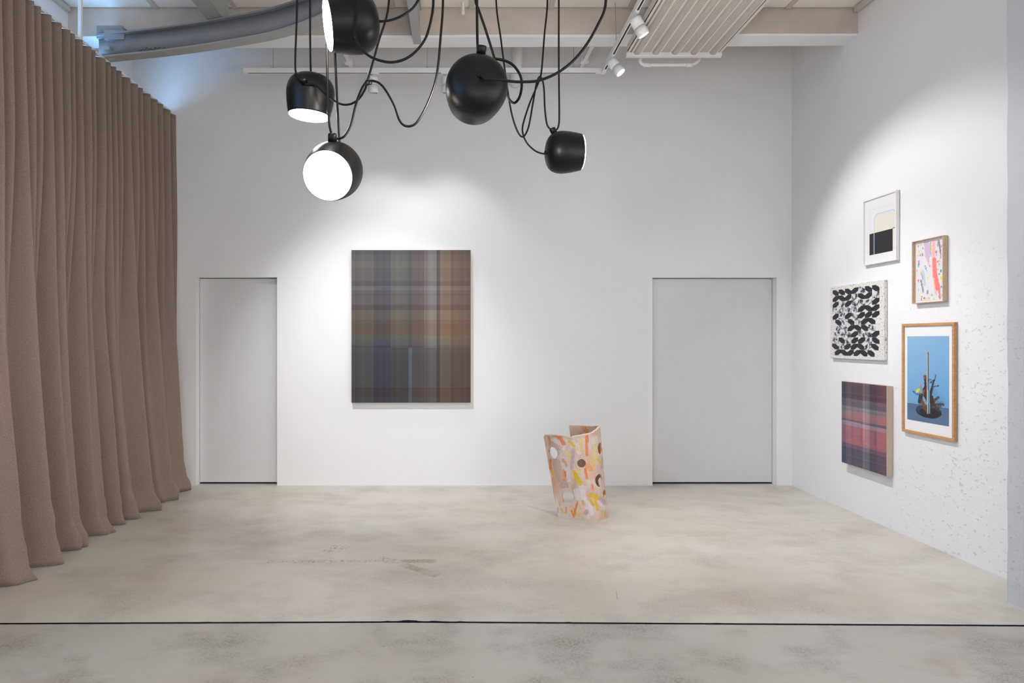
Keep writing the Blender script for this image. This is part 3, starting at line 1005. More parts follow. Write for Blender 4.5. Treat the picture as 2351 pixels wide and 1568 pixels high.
# E: right, mouth turned right
YE = 3.84
lamp((1291, 350), YE, (0.99, 0.07, 0.03), (0, 0, 1), 'black pendant lamp with its mouth turned right, rightmost of the cluster',
     [[up_to_ceiling(1284, 3.84), (1283, 0, 3.84), (1283, 150, 3.84), (1284, 270, 3.84), (1282, 290, 3.84), (1276, 299, 3.84), (1266, 298, 3.84), (1256, 286, 3.84), (1251, 250, 3.84), (1249, 205, 3.84), (1245, 183, 3.84), (1239, 176, 3.84), (1232, 190, 3.84), (1223, 240, 3.83), (1213, 293, 3.82), (1201, 314, 3.81), (1189, 303, 3.80), (1175, 262, 3.79), (1163, 190, 3.78), (1150, 90, 3.78), (1139, 0, 3.78), up_to_ceiling(1132, 3.78)],
      [(1258, 351, 3.82), (1248, 353, 3.82), (1230, 347, 3.84), (1212, 331, 3.85), (1202, 312, 3.85), (1200, 290, 3.85), (1215, 240, 3.86), (1236, 190, 3.86), (1243, 165, 3.86), (1250, 80, 3.86), (1257, 0, 3.86), up_to_ceiling(1262, 3.86)]], knob_z=0.35)
# tie where two cords meet
r = empty('cord_tie', P(843, 190, 3.045))
tag(r, 'small black tie clipping a lamp cord left of the track spotlight', 'cord tie')
MB().lathe([(0, -0.011), (0.010, -0.010), (0.012, 0), (0.010, 0.010), (0, 0.011)], 18, Matrix.Rotation(0.4, 4, 'Y')).build('tie_bead', M['black'], r, weld=True)
MB().tube(spline([(0.006, 0, 0.004), (0.020, 0, 0.006), (0.019, 0, -0.006), (0.008, 0, -0.008)], 6), 0.0025, 8).build('hook', M['black'], r)

# ------------------------------------------------------------------ painted prints from small rasters
def raster_obj(name, img, origin, uvec, vvec, mat, parent):
    """img rows run top to bottom; origin is the top-left corner, uvec right, vvec down"""
    h, w, _ = img.shape
    o, u, v = (np.array(a, float) for a in (origin, uvec, vvec))
    uu, vv = np.meshgrid(np.linspace(0, 1, w + 1), np.linspace(0, 1, h + 1))
    co = o + uu[..., None] * u + vv[..., None] * v
    me = bpy.data.meshes.new(name)
    n = (w + 1)
    i = np.arange(h)[:, None] * n + np.arange(w)[None, :]
    quads = np.stack([i, i + n, i + n + 1, i + 1], -1).reshape(-1, 4)
    me.from_pydata(co.reshape(-1, 3).tolist(), [], quads.tolist())
    a = me.color_attributes.new('paint', 'FLOAT_COLOR', 'CORNER')
    c = np.ones((h * w, 4, 4), np.float32)
    c[:, :, :3] = lin(img).reshape(-1, 1, 3)
    a.data.foreach_set('color', c.ravel())
    me.materials.append(mat)
    ob = bpy.data.objects.new(name, me); C.objects.link(ob); ob.parent = parent
    return ob

class Raster:
    def __init__(self, w, h, bgc):
        self.a = np.zeros((h, w, 3)) + np.array(bgc, float)
        self.y, self.x = np.mgrid[0:h, 0:w] + 0.5
        self.x = self.x / w; self.y = self.y / h
        self.asp = w / h

    def put(self, m, col, op=1.0):
        m = (m.astype(float) * op)[..., None]
        self.a = self.a * (1 - m) + np.array(col, float) * m

    def rect(self, x0, y0, x1, y1, col, op=1.0):
        self.put((self.x >= x0) & (self.x < x1) & (self.y >= y0) & (self.y < y1), col, op)

    def dist(self, x0, y0, x1, y1, k):
        """distance to a segment; x is scaled by k to true proportion"""
        px_, py_ = self.x * k, self.y
        ax, ay, bx, by = x0 * k, y0, x1 * k, y1
        dx, dy = bx - ax, by - ay
        t = np.clip(((px_ - ax) * dx + (py_ - ay) * dy) / (dx * dx + dy * dy + 1e-9), 0, 1)
        return np.hypot(px_ - ax - t * dx, py_ - ay - t * dy), t

    def stroke(self, x0, y0, x1, y1, w0, w1, col, k, op=1.0, rough=0.0, rs=None):
        d, t = self.dist(x0, y0, x1, y1, k)
        if rough:
            d = d + rough * rs.standard_normal(d.shape)
        self.put(d < (w0 + (w1 - w0) * t), col, op)

    def ellipse(self, cx, cy, rx, ry, col, op=1.0):
        self.put(((self.x - cx) / rx) ** 2 + ((self.y - cy) / ry) ** 2 < 1, col, op)


# --- large plaid painting
def plaid_big():
    xs = np.array([174, 360, 503, 650, 675, 775, 815, 883, 910, 1005, 1085, 1168], float)
    ys = np.array([124, 157, 218, 273, 386, 422, 458, 487, 507, 570, 587, 626, 707, 745, 772, 835, 880, 918, 942, 988, 1270, 1362, 1402], float)
    xs = (xs - 174) / 994; ys = (ys - 124) / 1278
    up = [(88, 84, 81), (72, 70, 75), (92, 89, 86), (80, 76, 79), (95, 84, 82), (118, 111, 107), (128, 124, 120), (88, 79, 79), (128, 109, 92), (114, 93, 81), (113, 94, 84)]
    lo = [(68, 67, 68), (52, 48, 64), (60, 58, 58), (88, 96, 108), (73, 68, 64), (90, 78, 76), (90, 87, 83), (64, 54, 52), (100, 84, 64), (86, 68, 53), (88, 70, 60)]
    dl = [(-8, -8, -3), (0, 0, 0), (8, 9, 3), (0, 0, 0), (-12, -12, -12), (9, 9, 15), (-2, -2, 0), (-9, -9, -7), (0, -3, -2), (-2, -4, -6), (-12, -18, -18), (4, 1, -8), (3, -10, -18), (-3, -14, -22), (2, -13, -23), (-4, -3, -13), (-10, -8, -8), (-22, -22, -14), (2, 4, 4), (0, 0, 0), (-1, -12, -12), (0, 0, 0)]
    W, Hh = 140, 178
    r = Raster(W, Hh, (80, 75, 72))
    rs = np.random.default_rng(4)
    fx = rs.normal(0, 1.2, W); fy = rs.normal(0, 0.8, Hh)
    fx2 = np.repeat(rs.normal(0, 3.0, W // 4 + 1), 4)[:W]
    for j in range(Hh):
        y = (j + .5) / Hh
        q = int(np.clip(np.searchsorted(ys, y, 'right') - 1, 0, len(dl) - 1))
        for i in range(W):
            x = (i + .5) / W
            p = int(np.clip(np.searchsorted(xs, x, 'right') - 1, 0, 10))
            b_ = np.array(lo[p] if q >= 18 else up[p], float)
            f = 1.0 if q < 12 else (0.0 if q >= 18 else 1 - 0.06 * (q - 12))
            r.a[j, i] = b_ + np.array(dl[q]) + fx[i] + fx2[i] + fy[j]
    r.a = np.clip(r.a * np.where(r.y < 0.64, 0.87, 0.82)[..., None], 20, 200)
    # navy block
    r.rect(xs[1], ys[16], xs[2], ys[18], (54, 50, 74), 0.7)
    r.rect(xs[1], ys[17], xs[2], ys[18], (40, 34, 48), 0.8)
    t = 0.055
    yf = YB - t - 0.004
    k = F / yf
    x0, x1 = (807 - CX) / k, (1080.5 - CX) / k
    z1, z0 = H + (CY - 574) / k, H - (924.5 - CY) / k
    root = empty('plaid_painting', ((x0 + x1) / 2, YB - 0.001, z0))
    tag(root, 'large brown and grey plaid painting on the end wall', 'painting')
    ox, oy, oz = root.location
    MB().box(x0 - ox, x1 - ox, yf - oy + 0.0015, YB - 0.004 - oy, 0, z1 - z0).build('stretched_canvas', M['linen'], root)
    raster_obj('painted_face', r.a, (x0 - ox, yf - oy, z1 - oz), (x1 - x0, 0, 0), (0, 0, z0 - z1), M['canvas'], root)
plaid_big()

# --- pictures on the right wall.  u runs from the far (left in view) edge toward the viewer
def wall_root(name, Yl, Yr, zb, label, cat):
    r = empty(name, (XR - 0.001, (Yl + Yr) / 2, zb))
    tag(r, label, cat)
    return r

def side_box(mb, root, xa, xb, ya, yb, za, zb):
    o = root.location
    return mb.box(xa - o.x, xb - o.x, min(ya, yb) - o.y, max(ya, yb) - o.y, za - o.z, zb - o.z)

def framed(name, Yl, Yr, zt, zb, t, fw, mat, label, cat, inset):
    root = wall_root(name, Yl, Yr, zb, label, cat)
    xf = XR - t
    rails = [('frame_rail', Yl, Yr, zt - fw, zt), ('frame_rail', Yl, Yr, zb, zb + fw), ('frame_stile', Yl, Yl - fw, zb + fw, zt - fw), ('frame_stile', Yr, Yr + fw, zb + fw, zt - fw)]
    for nm, ya, yb, za, zb_ in rails:
        bevel(side_box(MB(), root, xf, XR - 0.003, ya, yb, za, zb_).build(nm, mat, root), 0.0012, 1)
    side_box(MB(), root, xf + inset + 0.002, XR - 0.003, Yl - fw, Yr + fw, zb + fw, zt - fw).build('backing_board', M['mat_board'], root)
    return root, xf + inset

def side_raster(name, root, img, x, ya, yb, za, zb, mat):
    o = root.location
    return raster_obj(name, img, (x - o.x, ya - o.y, za - o.z), (0, yb - ya, 0), (0, 0, zb - za), mat, root)

# white frame with black and cream print
Yl, Yr, zt, zb = 5.576, 5.153, 2.707, 2.152
root, xi = framed('framed_print', Yl, Yr, zt, zb, 0.031, 0.013, M['white_frame'], 'white-framed print of a black block under a cream shape with a pale blue outline', 'framed print', 0.012)
def geo_print():
    W, Hh = 130, 172
    r = Raster(W, Hh, (228, 227, 227))
    k = 0.76
    # paper edge lines
    for a in ((0.155, 0.155, 0.91, 0.160), (0.155, 0.155, 0.160, 0.86)):
        r.rect(*a, (208, 206, 206), 0.7)
    # rounded blue outline with cream inside
    def rr(x0, y0, x1, y1, rad):
        px_, py_ = r.x * k, r.y
        qx = np.maximum(np.maximum(x0 * k + rad - px_, px_ - (x1 * k - rad)), 0)
        qy = np.maximum(np.maximum(y0 + rad - py_, py_ - (y1 - rad)), 0)
        return (np.hypot(qx, qy) <= rad) & (px_ >= x0 * k) & (px_ <= x1 * k) & (py_ >= y0) & (py_ <= y1)
    o = rr(0.30, 0.245, 0.985, 0.86, 0.085)
    i = rr(0.318, 0.258, 0.970, 0.848, 0.075)
    r.put(o, (176, 200, 226)); r.put(i, (224, 220, 208))
    r.rect(0.0, 0.845, 1, 1, (228, 227, 227))
    r.rect(0.155, 0.535, 0.895, 0.875, (28, 24, 27))
    r.rect(0.895, 0.525, 0.97, 0.535, (40, 36, 38))
    r.rect(0.296, 0.535, 0.318, 0.872, (158, 186, 218))
    side_raster('print_sheet', root, r.a, xi, Yl - 0.013, Yr + 0.013, zt - 0.013, zb + 0.013, M['print'])
geo_print()

# small abstract in a pale wood tray frame
Yl, Yr, zt, zb = 4.964, 4.645, 2.267, 1.795
root, xi = framed('framed_painting', Yl, Yr, zt, zb, 0.038, 0.007, M['pale_wood'], 'small abstract painting with coral and lilac strokes in a pale wood frame', 'painting', 0.022)
def abstract():
    W, Hh = 96, 150
    k = 0.66
    rs = np.random.default_rng(11)
    r = Raster(W, Hh, (222, 220, 220))
    # zoom pixel coordinates of the canvas: x 158..705, y 245(left)/155(right) .. 1328/1290
    def c(x, y):
        u = (x - 160) / 545.0
        top = 245 - 92 * u; bot = 1328 - 38 * u
        return u, (y - top) / (bot - top)
    def st(x0, y0, x1, y1, w, col, op=1.0, w1=None, rough=0.006):
        a, b_ = c(x0, y0), c(x1, y1)
        r.stroke(a[0], a[1], b_[0], b_[1], w / 1080.0, (w1 if w1 else w) / 1080.0, col, k, op, rough, rs)
    LIL, COR, CORL, GRY, YEL, RED, TEAL, BLU, PBL = (205, 180, 204), (250, 128, 118), (250, 180, 178), (120, 120, 130), (240, 205, 60), (220, 90, 90), (50, 135, 140), (130, 175, 205), (188, 196, 210)
    for q in range(70):   # pale underpainting
        x, y = rs.uniform(165, 700), rs.uniform(200, 1320)
        st(x, y, x + rs.normal(0, 15), y + rs.uniform(20, 90), rs.uniform(8, 22), [(214, 214, 218), (228, 226, 214), (216, 222, 212), (226, 216, 222)][q % 4], 0.7)
    st(360, 230, 380, 470, 58, LIL); st(380, 470, 405, 620, 48, LIL, 1, 14); st(430, 250, 440, 480, 16, (160, 150, 185), 0.7)
    st(455, 280, 460, 370, 14, YEL)
    st(500, 200, 500, 420, 40, CORL); st(485, 420, 500, 560, 40, CORL)
    st(510, 560, 520, 830, 50, COR); st(520, 830, 570, 1080, 58, COR); st(590, 1040, 615, 1270, 28, COR, 1, 20)
    st(500, 900, 530, 1180, 16, CORL, 0.8); st(470, 640, 470, 760, 14, CORL, 0.8)
    st(590, 200, 625, 420, 16, GRY); st(570, 210, 575, 300, 14, (150, 160, 165)); st(625, 420, 625, 520, 10, (140, 130, 150))
    st(290, 780, 320, 1000, 40, PBL, 0.8); st(255, 940, 300, 1140, 16, GRY); st(260, 800, 290, 900, 10, (150, 150, 160))
    st(380, 1140, 380, 1170, 20, (130, 135, 145)); st(545, 1130, 545, 1190, 14, (190, 190, 205))
    dots = [(215, 395, 22, YEL), (245, 450, 22, BLU), (285, 450, 20, RED), (205, 465, 12, RED), (200, 290, 12, RED), (290, 330, 14, TEAL), (255, 265, 10, (190, 190, 150)), (215, 580, 16, RED), (212, 630, 18, TEAL), (205, 670, 18, BLU), (175, 745, 12, RED), (250, 770, 14, YEL), (350, 715, 15, TEAL), (362, 750, 14, BLU), (335, 670, 10, TEAL), (420, 665, 14, (225, 110, 70)), (205, 940, 20, (225, 110, 110)), (385, 890, 15, YEL), (545, 410, 20, RED), (550, 470, 12, (150, 150, 155)), (635, 305, 15, RED), (650, 460, 18, (225, 205, 150)), (600, 580, 20, (240, 170, 70)), (570, 590, 12, RED), (595, 640, 18, BLU), (630, 760, 17, TEAL), (665, 760, 18, GRY), (575, 730, 10, RED), (600, 820, 14, GRY), (645, 910, 30, YEL), (672, 975, 17, TEAL), (640, 1060, 14, (150, 110, 150)), (675, 1080, 10, GRY), (662, 1215, 20, (225, 70, 70)), (205, 1110, 18, (190, 180, 190)), (285, 1145, 18, BLU), (235, 1200, 18, (228, 220, 150)), (275, 1240, 11, RED), (318, 1270, 16, (225, 80, 80)), (358, 1280, 15, YEL), (265, 1290, 16, GRY), (410, 1270, 16, (150, 150, 140)), (420, 1200, 16, (226, 220, 160)), (460, 1215, 9, GRY), (600, 1260, 12, GRY), (505, 1290, 9, (160, 150, 160)), (670, 410, 9, GRY), (665, 600, 13, (170, 170, 180)), (440, 230, 16, (170, 170, 160)), (680, 210, 10, GRY), (430, 560, 16, (225, 222, 170)), (345, 610, 14, (224, 222, 200))]
    for x, y, w, col in dots:
        st(x, y - w * 0.4, x + rs.normal(0, 3), y + w * 0.5, w * 0.85, col, 0.95)
    side_raster('painted_face', root, r.a, xi, Yl - 0.018, Yr + 0.0085, zt - 0.018, zb + 0.018, M['canvas'])
    side_box(MB(), root, xi + 0.001, XR - 0.004, Yl - 0.018, Yr + 0.0085, zb + 0.018, zt - 0.018).build('canvas_block', M['linen'], root)
abstract()

# black and white tile mosaic panel
Yl, Yr, zt, zb = 6.06, 5.299, 2.010, 1.354
root = wall_root('tile_mosaic', Yl, Yr, zb, 'speckled white panel set with a mosaic of black and marbled hexagonal tiles', 'mosaic')
XF = XR - 0.030
bevel(side_box(MB(), root, XF, XR - 0.003, Yl, Yr, zb, zt).build('mosaic_panel', M['speck'], root), 0.002, 1)
def mosaic():
    # face coordinates from zoom pixels (perspective of the panel undone)
    s = 1105 / 155.0
    def uy(xz):
        return XF * F / (1895 + xz / s - CX)
    def vz(yz, Y):
        return H - (630 + yz / s - CY) * Y / F
    rows = ['B\\ B\\ B\\ B/ W\\ B\\ B\\', 'B/ B\\ B/ W/ B\\ B/ W/', 'B/ W/ B/ W\\ W\\ W/ B/', 'W\\ W/ M\\ M\\ B/ B\\ B/', 'B/ W/ B/ M\\ B/ B/ B/',
            'B\\ W\\ B\\ M\\ B/ B\\', 'M/ W\\ B/ B\\ B\\ W\\', 'W/ W\\ W\\ B/ M\\ W\\ B/', 'M\\ B\\ W/ B/ B/ W\\ B\\', 'B\\ W/ B/ B/ B\\ W/ B\\', 'B/ B\\ B/ B/ B\\ B\\']
    ya, yb = uy(122), uy(888)           # far and near edge of the mosaic field
    cw = (ya - yb) / 7.0
    ztop = vz(262, uy(122)); zbot = vz(1322, uy(160))
    ch = (ztop - zbot) / 11.0
    o = root.location
    cache = {}
    for ri, row in enumerate(rows):
        cells = row.split()
        off = 0.0 if len(cells) == 7 else 0.45
        if ri == 9: off = -0.1
        if ri == 10: off = 0.35
        for ci, cell in enumerate(cells):
            key = cell
            if key not in cache:
                g = 0.025
                hexa = [(g, 1 - g), (0.5, 1 - g), (1 - g, 0.55), (1 - g, g), (0.5, g), (g, 0.45)]
                if cell[1] == '/':
                    hexa = [(1 - a, c_) for a, c_ in hexa]
                front = [(-0.0035, -a * cw, c_ * ch) for a, c_ in hexa]
                back = [(0.0, -a * cw, c_ * ch) for a, c_ in hexa]
                m = MB().add(front + back, [tuple(range(6)), tuple(range(6, 12))[::-1]] + [(i, (i + 1) % 6, 6 + (i + 1) % 6, 6 + i) for i in range(6)])
                ob = m.build('tile', M['tile_black'] if cell[0] == 'B' else M['marble'], root)
                cache[key] = ob.data
            else:
                ob = bpy.data.objects.new('tile', cache[key]); C.objects.link(ob); ob.parent = root
            ob.location = (XF - o.x + 0.0002, ya - (ci + off) * cw - o.y, ztop - (ri + 1) * ch - o.z)
mosaic()

# photograph of a driftwood sculpture in an oak frame
Yl, Yr, zt, zb = 5.093, 4.556, 1.646, 0.810
root, xi = framed('framed_photograph', Yl, Yr, zt, zb, 0.027, 0.020, M['oak'], 'oak-framed photograph of a driftwood sculpture on a blue ground', 'photograph', 0.010)
def photo():
    s = 836 / 160.0
    X = xi
    def uv(xz, yz):
        px_, py_ = 2060 + xz / s, 730 + yz / s
        Y = X * F / (px_ - CX)
        return Y, H - (py_ - CY) * Y / F
    y0, za = uv(122, 220); y1, _ = uv(620, 222)
    _, zc = uv(137, 1216)
    W, Hh = 112, 216
    r = Raster(W, Hh, (122, 172, 212))
    k = (y0 - y1) / (za - zc)
    def c(x, y):
        Y, z = uv(x, y)
        return (y0 - Y) / (y0 - y1), (za - z) / (za - zc)
    r.a = np.array((126, 173, 211.)) + (r.y[..., None] - 0.3) * np.array((-34, -20, -8.)) + (r.x[..., None] - 0.4) * np.array((-12, -6, -2.))
    fl = c(135, 1015)[1]
    r.put(r.y > fl + 0.002, (82, 108, 138)); r.put(r.y > fl + 0.10, (88, 114, 142), 0.6)
    rs = np.random.default_rng(5)
    def st(x0, y0_, x1, y1_, w, col, op=1.0, w1=None, rough=0.004):
        a, b_ = c(x0, y0_), c(x1, y1_)
        r.stroke(a[0], a[1], b_[0], b_[1], w / 1000.0, (w1 if w1 is not None else w) / 1000.0, col, k, op, rough, rs)
    # soft darker blue of the picture's own backdrop
    st(440, 900, 520, 1000, 60, (78, 128, 176), 0.35, rough=0.02)
    e0 = c(222, 1100); e1 = c(530, 1130); ec = c(375, 1120)
    r.ellipse(ec[0], ec[1] + 0.004, (e1[0] - e0[0]) / 2, 0.075, (24, 28, 38))
    r.ellipse(ec[0] - 0.02, ec[1] - 0.008, (e1[0] - e0[0]) / 2 * 0.94, 0.062, (42, 58, 84))
    r.ellipse(ec[0] + 0.03, ec[1] + 0.012, (e1[0] - e0[0]) / 2 * 0.80, 0.050, (30, 28, 32))
    WD, WL = (52, 38, 36), (116, 90, 66)
    st(335, 700, 345, 880, 20, WD); st(333, 680, 335, 720, 8, (150, 120, 95)); st(345, 880, 400, 1000, 60, WD)
    st(465, 690, 430, 790, 7, WD, 1, 12); st(430, 790, 405, 900, 12, WD, 1, 22); st(390, 735, 420, 750, 4, WD); st(400, 775, 450, 745, 8, WD); st(425, 828, 498, 812, 6, (70, 50, 46))
    st(290, 930, 270, 1000, 32, WD); st(275, 930, 320, 1060, 22, WD); st(300, 1020, 350, 1090, 26, WL, 0.9, rough=0.012); st(350, 1080, 365, 1140, 22, WD, rough=0.012)
    st(410, 960, 440, 1070, 34, WD); st(450, 990, 495, 955, 18, WD, 1, 14); st(450, 1040, 550, 1040, 22, WD, 1, 16, 0.01); st(430, 1075, 500, 1085, 16, WD, rough=0.012)
    for x, y in ((300, 985), (330, 1040), (450, 985), (480, 965), (480, 1035), (520, 1045), (345, 1100), (430, 1060), (330, 720), (360, 1000)):
        st(x, y, x + 12, y + 14, 9, WL, 0.8, rough=0.010)
    st(190, 878, 240, 920, 6, (44, 52, 92)); st(235, 915, 285, 915, 8, (58, 92, 150))
    st(290, 890, 250, 868, 14, (150, 165, 110)); st(258, 862, 240, 876, 18, (205, 208, 60))
    st(300, 880, 285, 830, 12, (120, 150, 130)); st(284, 818, 283, 812, 12, (238, 100, 90)); st(322, 870, 318, 910, 11, (160, 60, 62))
    # upright rod
    st(361, 412, 366, 1140, 10, (196, 172, 156), 1, 10, 0); st(371, 412, 380, 1140, 6, (44, 38, 40), 1, 8, 0); st(384, 780, 388, 1140, 9, (70, 165, 215), 1, 9, 0)
    side_raster('photo_print', root, r.a, xi - 0.0012, y0, y1, za, zc, M['print'])
    side_box(MB(), root, xi + 0.0005, xi + 0.003, Yl - 0.021, Yr + 0.021, zb + 0.021, zt - 0.021).build('mat_board', M['mat_board'], root)
photo()

# red plaid canvas
Yl, Yr, zt, zb = 5.837, 5.230, 1.153, 0.431
def plaid_red():
    root = wall_root('plaid_canvas', Yl, Yr, zb, 'red and violet plaid canvas with a raw beige edge, lowest on the right wall', 'painting')
    xf = XR - 0.056
    bevel(side_box(MB(), root, xf + 0.001, XR - 0.003, Yl, Yr, zb, zt).build('stretched_canvas', M['linen'], root), 0.002, 1)
    def uy(xz):
        return (Yl - xf * F / (1920 + xz / 5.807 - CX)) / (Yl - Yr)
    xs = np.array([0] + [uy(v) for v in (125, 150, 205, 355, 385, 445, 540, 585)] + [1.0])
    ys = (np.array([85, 300, 400, 460, 500, 570, 600, 655, 890, 945, 1165], float) - 85) / 1080
    rows = [(84, 68, 76), (98, 90, 98), (118, 111, 118), (140, 112, 116), (146, 108, 108), (104, 92, 102), (150, 126, 134), (150, 100, 110), (104, 86, 100), (84, 80, 94)]
    cols = [(-26, -14, -8), (-8, -4, 0), (6, 4, 4), (-2, -6, -6), (26, 24, 24), (6, 14, 14), (-14, -16, -16), (2, -4, -2), (8, -10, -8)]
    W, Hh = 120, 150
    r = Raster(W, Hh, (100, 80, 90))
    rs = np.random.default_rng(9)
    fx = np.repeat(rs.normal(0, 3, W // 3 + 1), 3)[:W]; fy = np.repeat(rs.normal(0, 3, Hh // 3 + 1), 3)[:Hh]
    for j in range(Hh):
        q = int(np.clip(np.searchsorted(ys, (j + .5) / Hh, 'right') - 1, 0, 9))
        for i in range(W):
            p = int(np.clip(np.searchsorted(xs, (i + .5) / W, 'right') - 1, 0, 8))
            r.a[j, i] = np.array(rows[q]) * 1.07 + np.array(cols[p]) + fx[i] + fy[j]
    r.rect(xs[8], ys[4], 1.0, ys[5], (172, 100, 104), 0.7); r.rect(xs[3] + 0.14, ys[3], xs[4], ys[4], (170, 112, 104), 0.5)
    r.rect(xs[3], ys[7] + 0.14, xs[4] + 0.03, ys[8], (172, 100, 104), 0.5); r.rect(xs[8], ys[7], 1.0, ys[8], (166, 96, 102), 0.5)
    r.rect(xs[4] - 0.06, ys[7], xs[4] - 0.01, ys[8] - 0.04, (150, 88, 84), 0.6)
    r.rect(xs[6] + 0.09, ys[7], xs[7], ys[8] - 0.05, (104, 84, 98), 0.6)
    r.rect(0.02, ys[6] - 0.005, 0.45, ys[6] + 0.012, (168, 150, 158), 0.6)
    r.rect(0.68, ys[5], 1.0, ys[6], (86, 84, 98), 0.6)
    r.rect(0.70, ys[5] + 0.004, 0.76, ys[6] - 0.002, (70, 80, 108), 0.7)
    r.a = np.clip(r.a, 30, 220)
    side_raster('painted_face', root, r.a, xf, Yl, Yr, zt, zb, M['canvas'])
plaid_red()

# ------------------------------------------------------------------ ceramic sculpture: a curled sheet pierced by round holes
def sculpture():
    B = spline([(x, y, 0) for x, y in ((.868, 5.613), (.965, 5.572), (1.085, 5.518), (1.193, 5.50), (1.27, 5.57), (1.318, 5.70), (1.29, 5.80), (1.2, 5.86), (1.10, 5.87))], 12)
    T = spline([(x, y, 0) for x, y in ((.757, 5.72), (.80, 5.62), (.90, 5.54), (1.03, 5.51), (1.15, 5.545), (1.235, 5.66), (1.235, 5.76), (1.14, 5.84), (1.0, 5.86))], 12)
    def resample(pts, n):
        d = [0.0]
        for a, b_ in zip(pts, pts[1:]):
            d.append(d[-1] + (b_ - a).length)
        q = np.linspace(0, d[-1], n)
        return np.stack([np.interp(q, d, [p[k] for p in pts]) for k in range(2)], 1), d[-1]
    NU, NV = 260, 170
    b2, lb = resample(B, NU); t2, lt = resample(T, NU)
    us = np.linspace(0, 1, NU); vs = np.linspace(0, 1, NV)
    top = np.interp(us, [0, 0.03, 0.10, 0.22, 0.30, 0.34, 0.45, 0.60, 0.66, 0.80, 1.0], [0.672, 0.696, 0.706, 0.711, 0.700, 0.712, 0.728, 0.768, 0.772, 0.757, 0.756])
    top = top + np.array([0.004 * mnoise.noise((u * 22, 0, 0)) + 0.0025 * mnoise.noise((u * 70, 3, 0)) for u in us])
    s = us * (lb + lt) / 2
    S, V = np.meshgrid(s, vs)
    Zm = V * top[None, :]
    P3 = np.zeros((NV, NU, 3))
    ease = V ** 0.9
    for k in range(2):
        P3[..., k] = b2[None, :, k] * (1 - ease) + t2[None, :, k] * ease
    P3[..., 2] = Zm
    # uneven hand-built wall and a lip at the rim
    for j in range(NV):
        for i in range(0, NU):
            nz = 0.006 * mnoise.noise((s[i] * 6, Zm[j, i] * 5, 2.0)) + 0.002 * mnoise.noise((s[i] * 25, Zm[j, i] * 22, 5.0))
            P3[j, i, 1] -= nz
            P3[j, i, 0] += nz * 0.5
    px = CX + P3[..., 0] * F / P3[..., 1]
    py = CY + (H - P3[..., 2]) * F / P3[..., 1]
    def locate(x, y, lo_, hi_):
        d = np.hypot(px - x, py - y)
        d[:, :int(lo_ * NU)] = 9e9; d[:, int(hi_ * NU):] = 9e9
        j, i = np.unravel_index(np.argmin(d), d.shape)
        return S[j, i], Zm[j, i]
    holes = [(*locate(1268.5, 1040, 0, .6), .052), (*locate(1335, 1063.5, 0, .6), .036), (*locate(1304, 1141, 0, .6), .053), (*locate(1376.5, 1103, 0, .62), .054),
             (*locate(1379, 1030, .4, .68), .052), (*locate(1388, 1134, .4, .68), .040), (*locate(1384, 1108, .72, 1), .050), (*locate(1345, 1150, .75, 1), .045)]
    du = np.gradient(P3, axis=1) / np.gradient(S, axis=1)[..., None]
    dv = np.gradient(P3, axis=0) / np.gradient(Zm, axis=0)[..., None]
    keep = np.ones((NV, NU), bool)
    cell = max(s[1] - s[0], 0.77 / NV)
    mv = np.zeros((NV, NU, 2))
    for (hs, hz, hr) in holes:
        cj, ci = np.unravel_index(np.argmin(np.hypot(S - hs, Zm - hz)), S.shape)
        c3 = P3[cj, ci].copy()
        d = np.linalg.norm(P3 - c3, axis=2)
        d = np.where(np.abs(S - hs) < hr * 1.6, d, 9.0)
        gone = d < hr
        keep &= ~gone
        near = np.zeros_like(gone)
        for aj in (-1, 0, 1):
            for ai in (-1, 0, 1):
                near |= np.roll(np.roll(gone, aj, 0), ai, 1)
        ring = near & ~gone
        f = np.where(ring, hr / np.maximum(d, 1e-6), 1.0)[..., None]
        P3 = np.where(ring[..., None], c3 + (P3 - c3) * f, P3)
    # painted strokes
    s6 = 1192 / 190.0
    zx, zy = (px - 1230) * s6, (py - 960) * s6
    col = np.zeros((NV, NU, 3)) + np.array((214, 190, 176.))
    rs = np.random.default_rng(21)
    wob = np.array([[mnoise.noise((S[j, i] * 38, Zm[j, i] * 14, 3)) for i in range(NU)] for j in range(NV)])
    streak = np.array([[mnoise.noise((S[j, i] * 120, Zm[j, i] * 10, 8)) for i in range(NU)] for j in range(NV)])
    blot = np.array([[mnoise.noise((S[j, i] * 9, Zm[j, i] * 6, 11)) for i in range(NU)] for j in range(NV)])
    col += blot[..., None] * np.array((16, 24, 30.)) + streak[..., None] * 12
    pk = np.clip(np.roll(blot, 60, 1) * 2.2, 0, 1)[..., None]; col = col * (1 - 0.5 * pk) + np.array((226, 172, 138.)) * 0.5 * pk
    wk = np.clip(np.roll(blot, 120, 1) * 2.5, 0, 1)[..., None]; col = col * (1 - 0.55 * wk) + np.array((216, 206, 204.)) * 0.55 * wk
    O, Yw, Yl_, Mv, Wh, Pe, K, Br = (226, 120, 56), (220, 178, 26), (224, 194, 122), (184, 158, 166), (222, 214, 216), (226, 156, 112), (220, 166, 164), (190, 160, 142)
    strokes = []
    def S_(c_, *lst, op=0.92):
        for q in lst:
            strokes.append((c_, op) + q)
    S_(Br, (300, 640, 330, 820, 50), (340, 900, 420, 900, 30), (230, 300, 300, 500, 40), (560, 900, 540, 1150, 30), op=0.6)
    S_(Wh, (250, 310, 400, 400, 26), (400, 440, 480, 580, 22), (160, 420, 160, 580, 14), (640, 960, 790, 1380, 34), (580, 1050, 600, 1140, 36), (920, 1180, 980, 1280, 40), (790, 1290, 790, 1370, 36), (850, 300, 870, 500, 40), (450, 760, 480, 900, 24), (600, 380, 620, 500, 30), op=0.8)
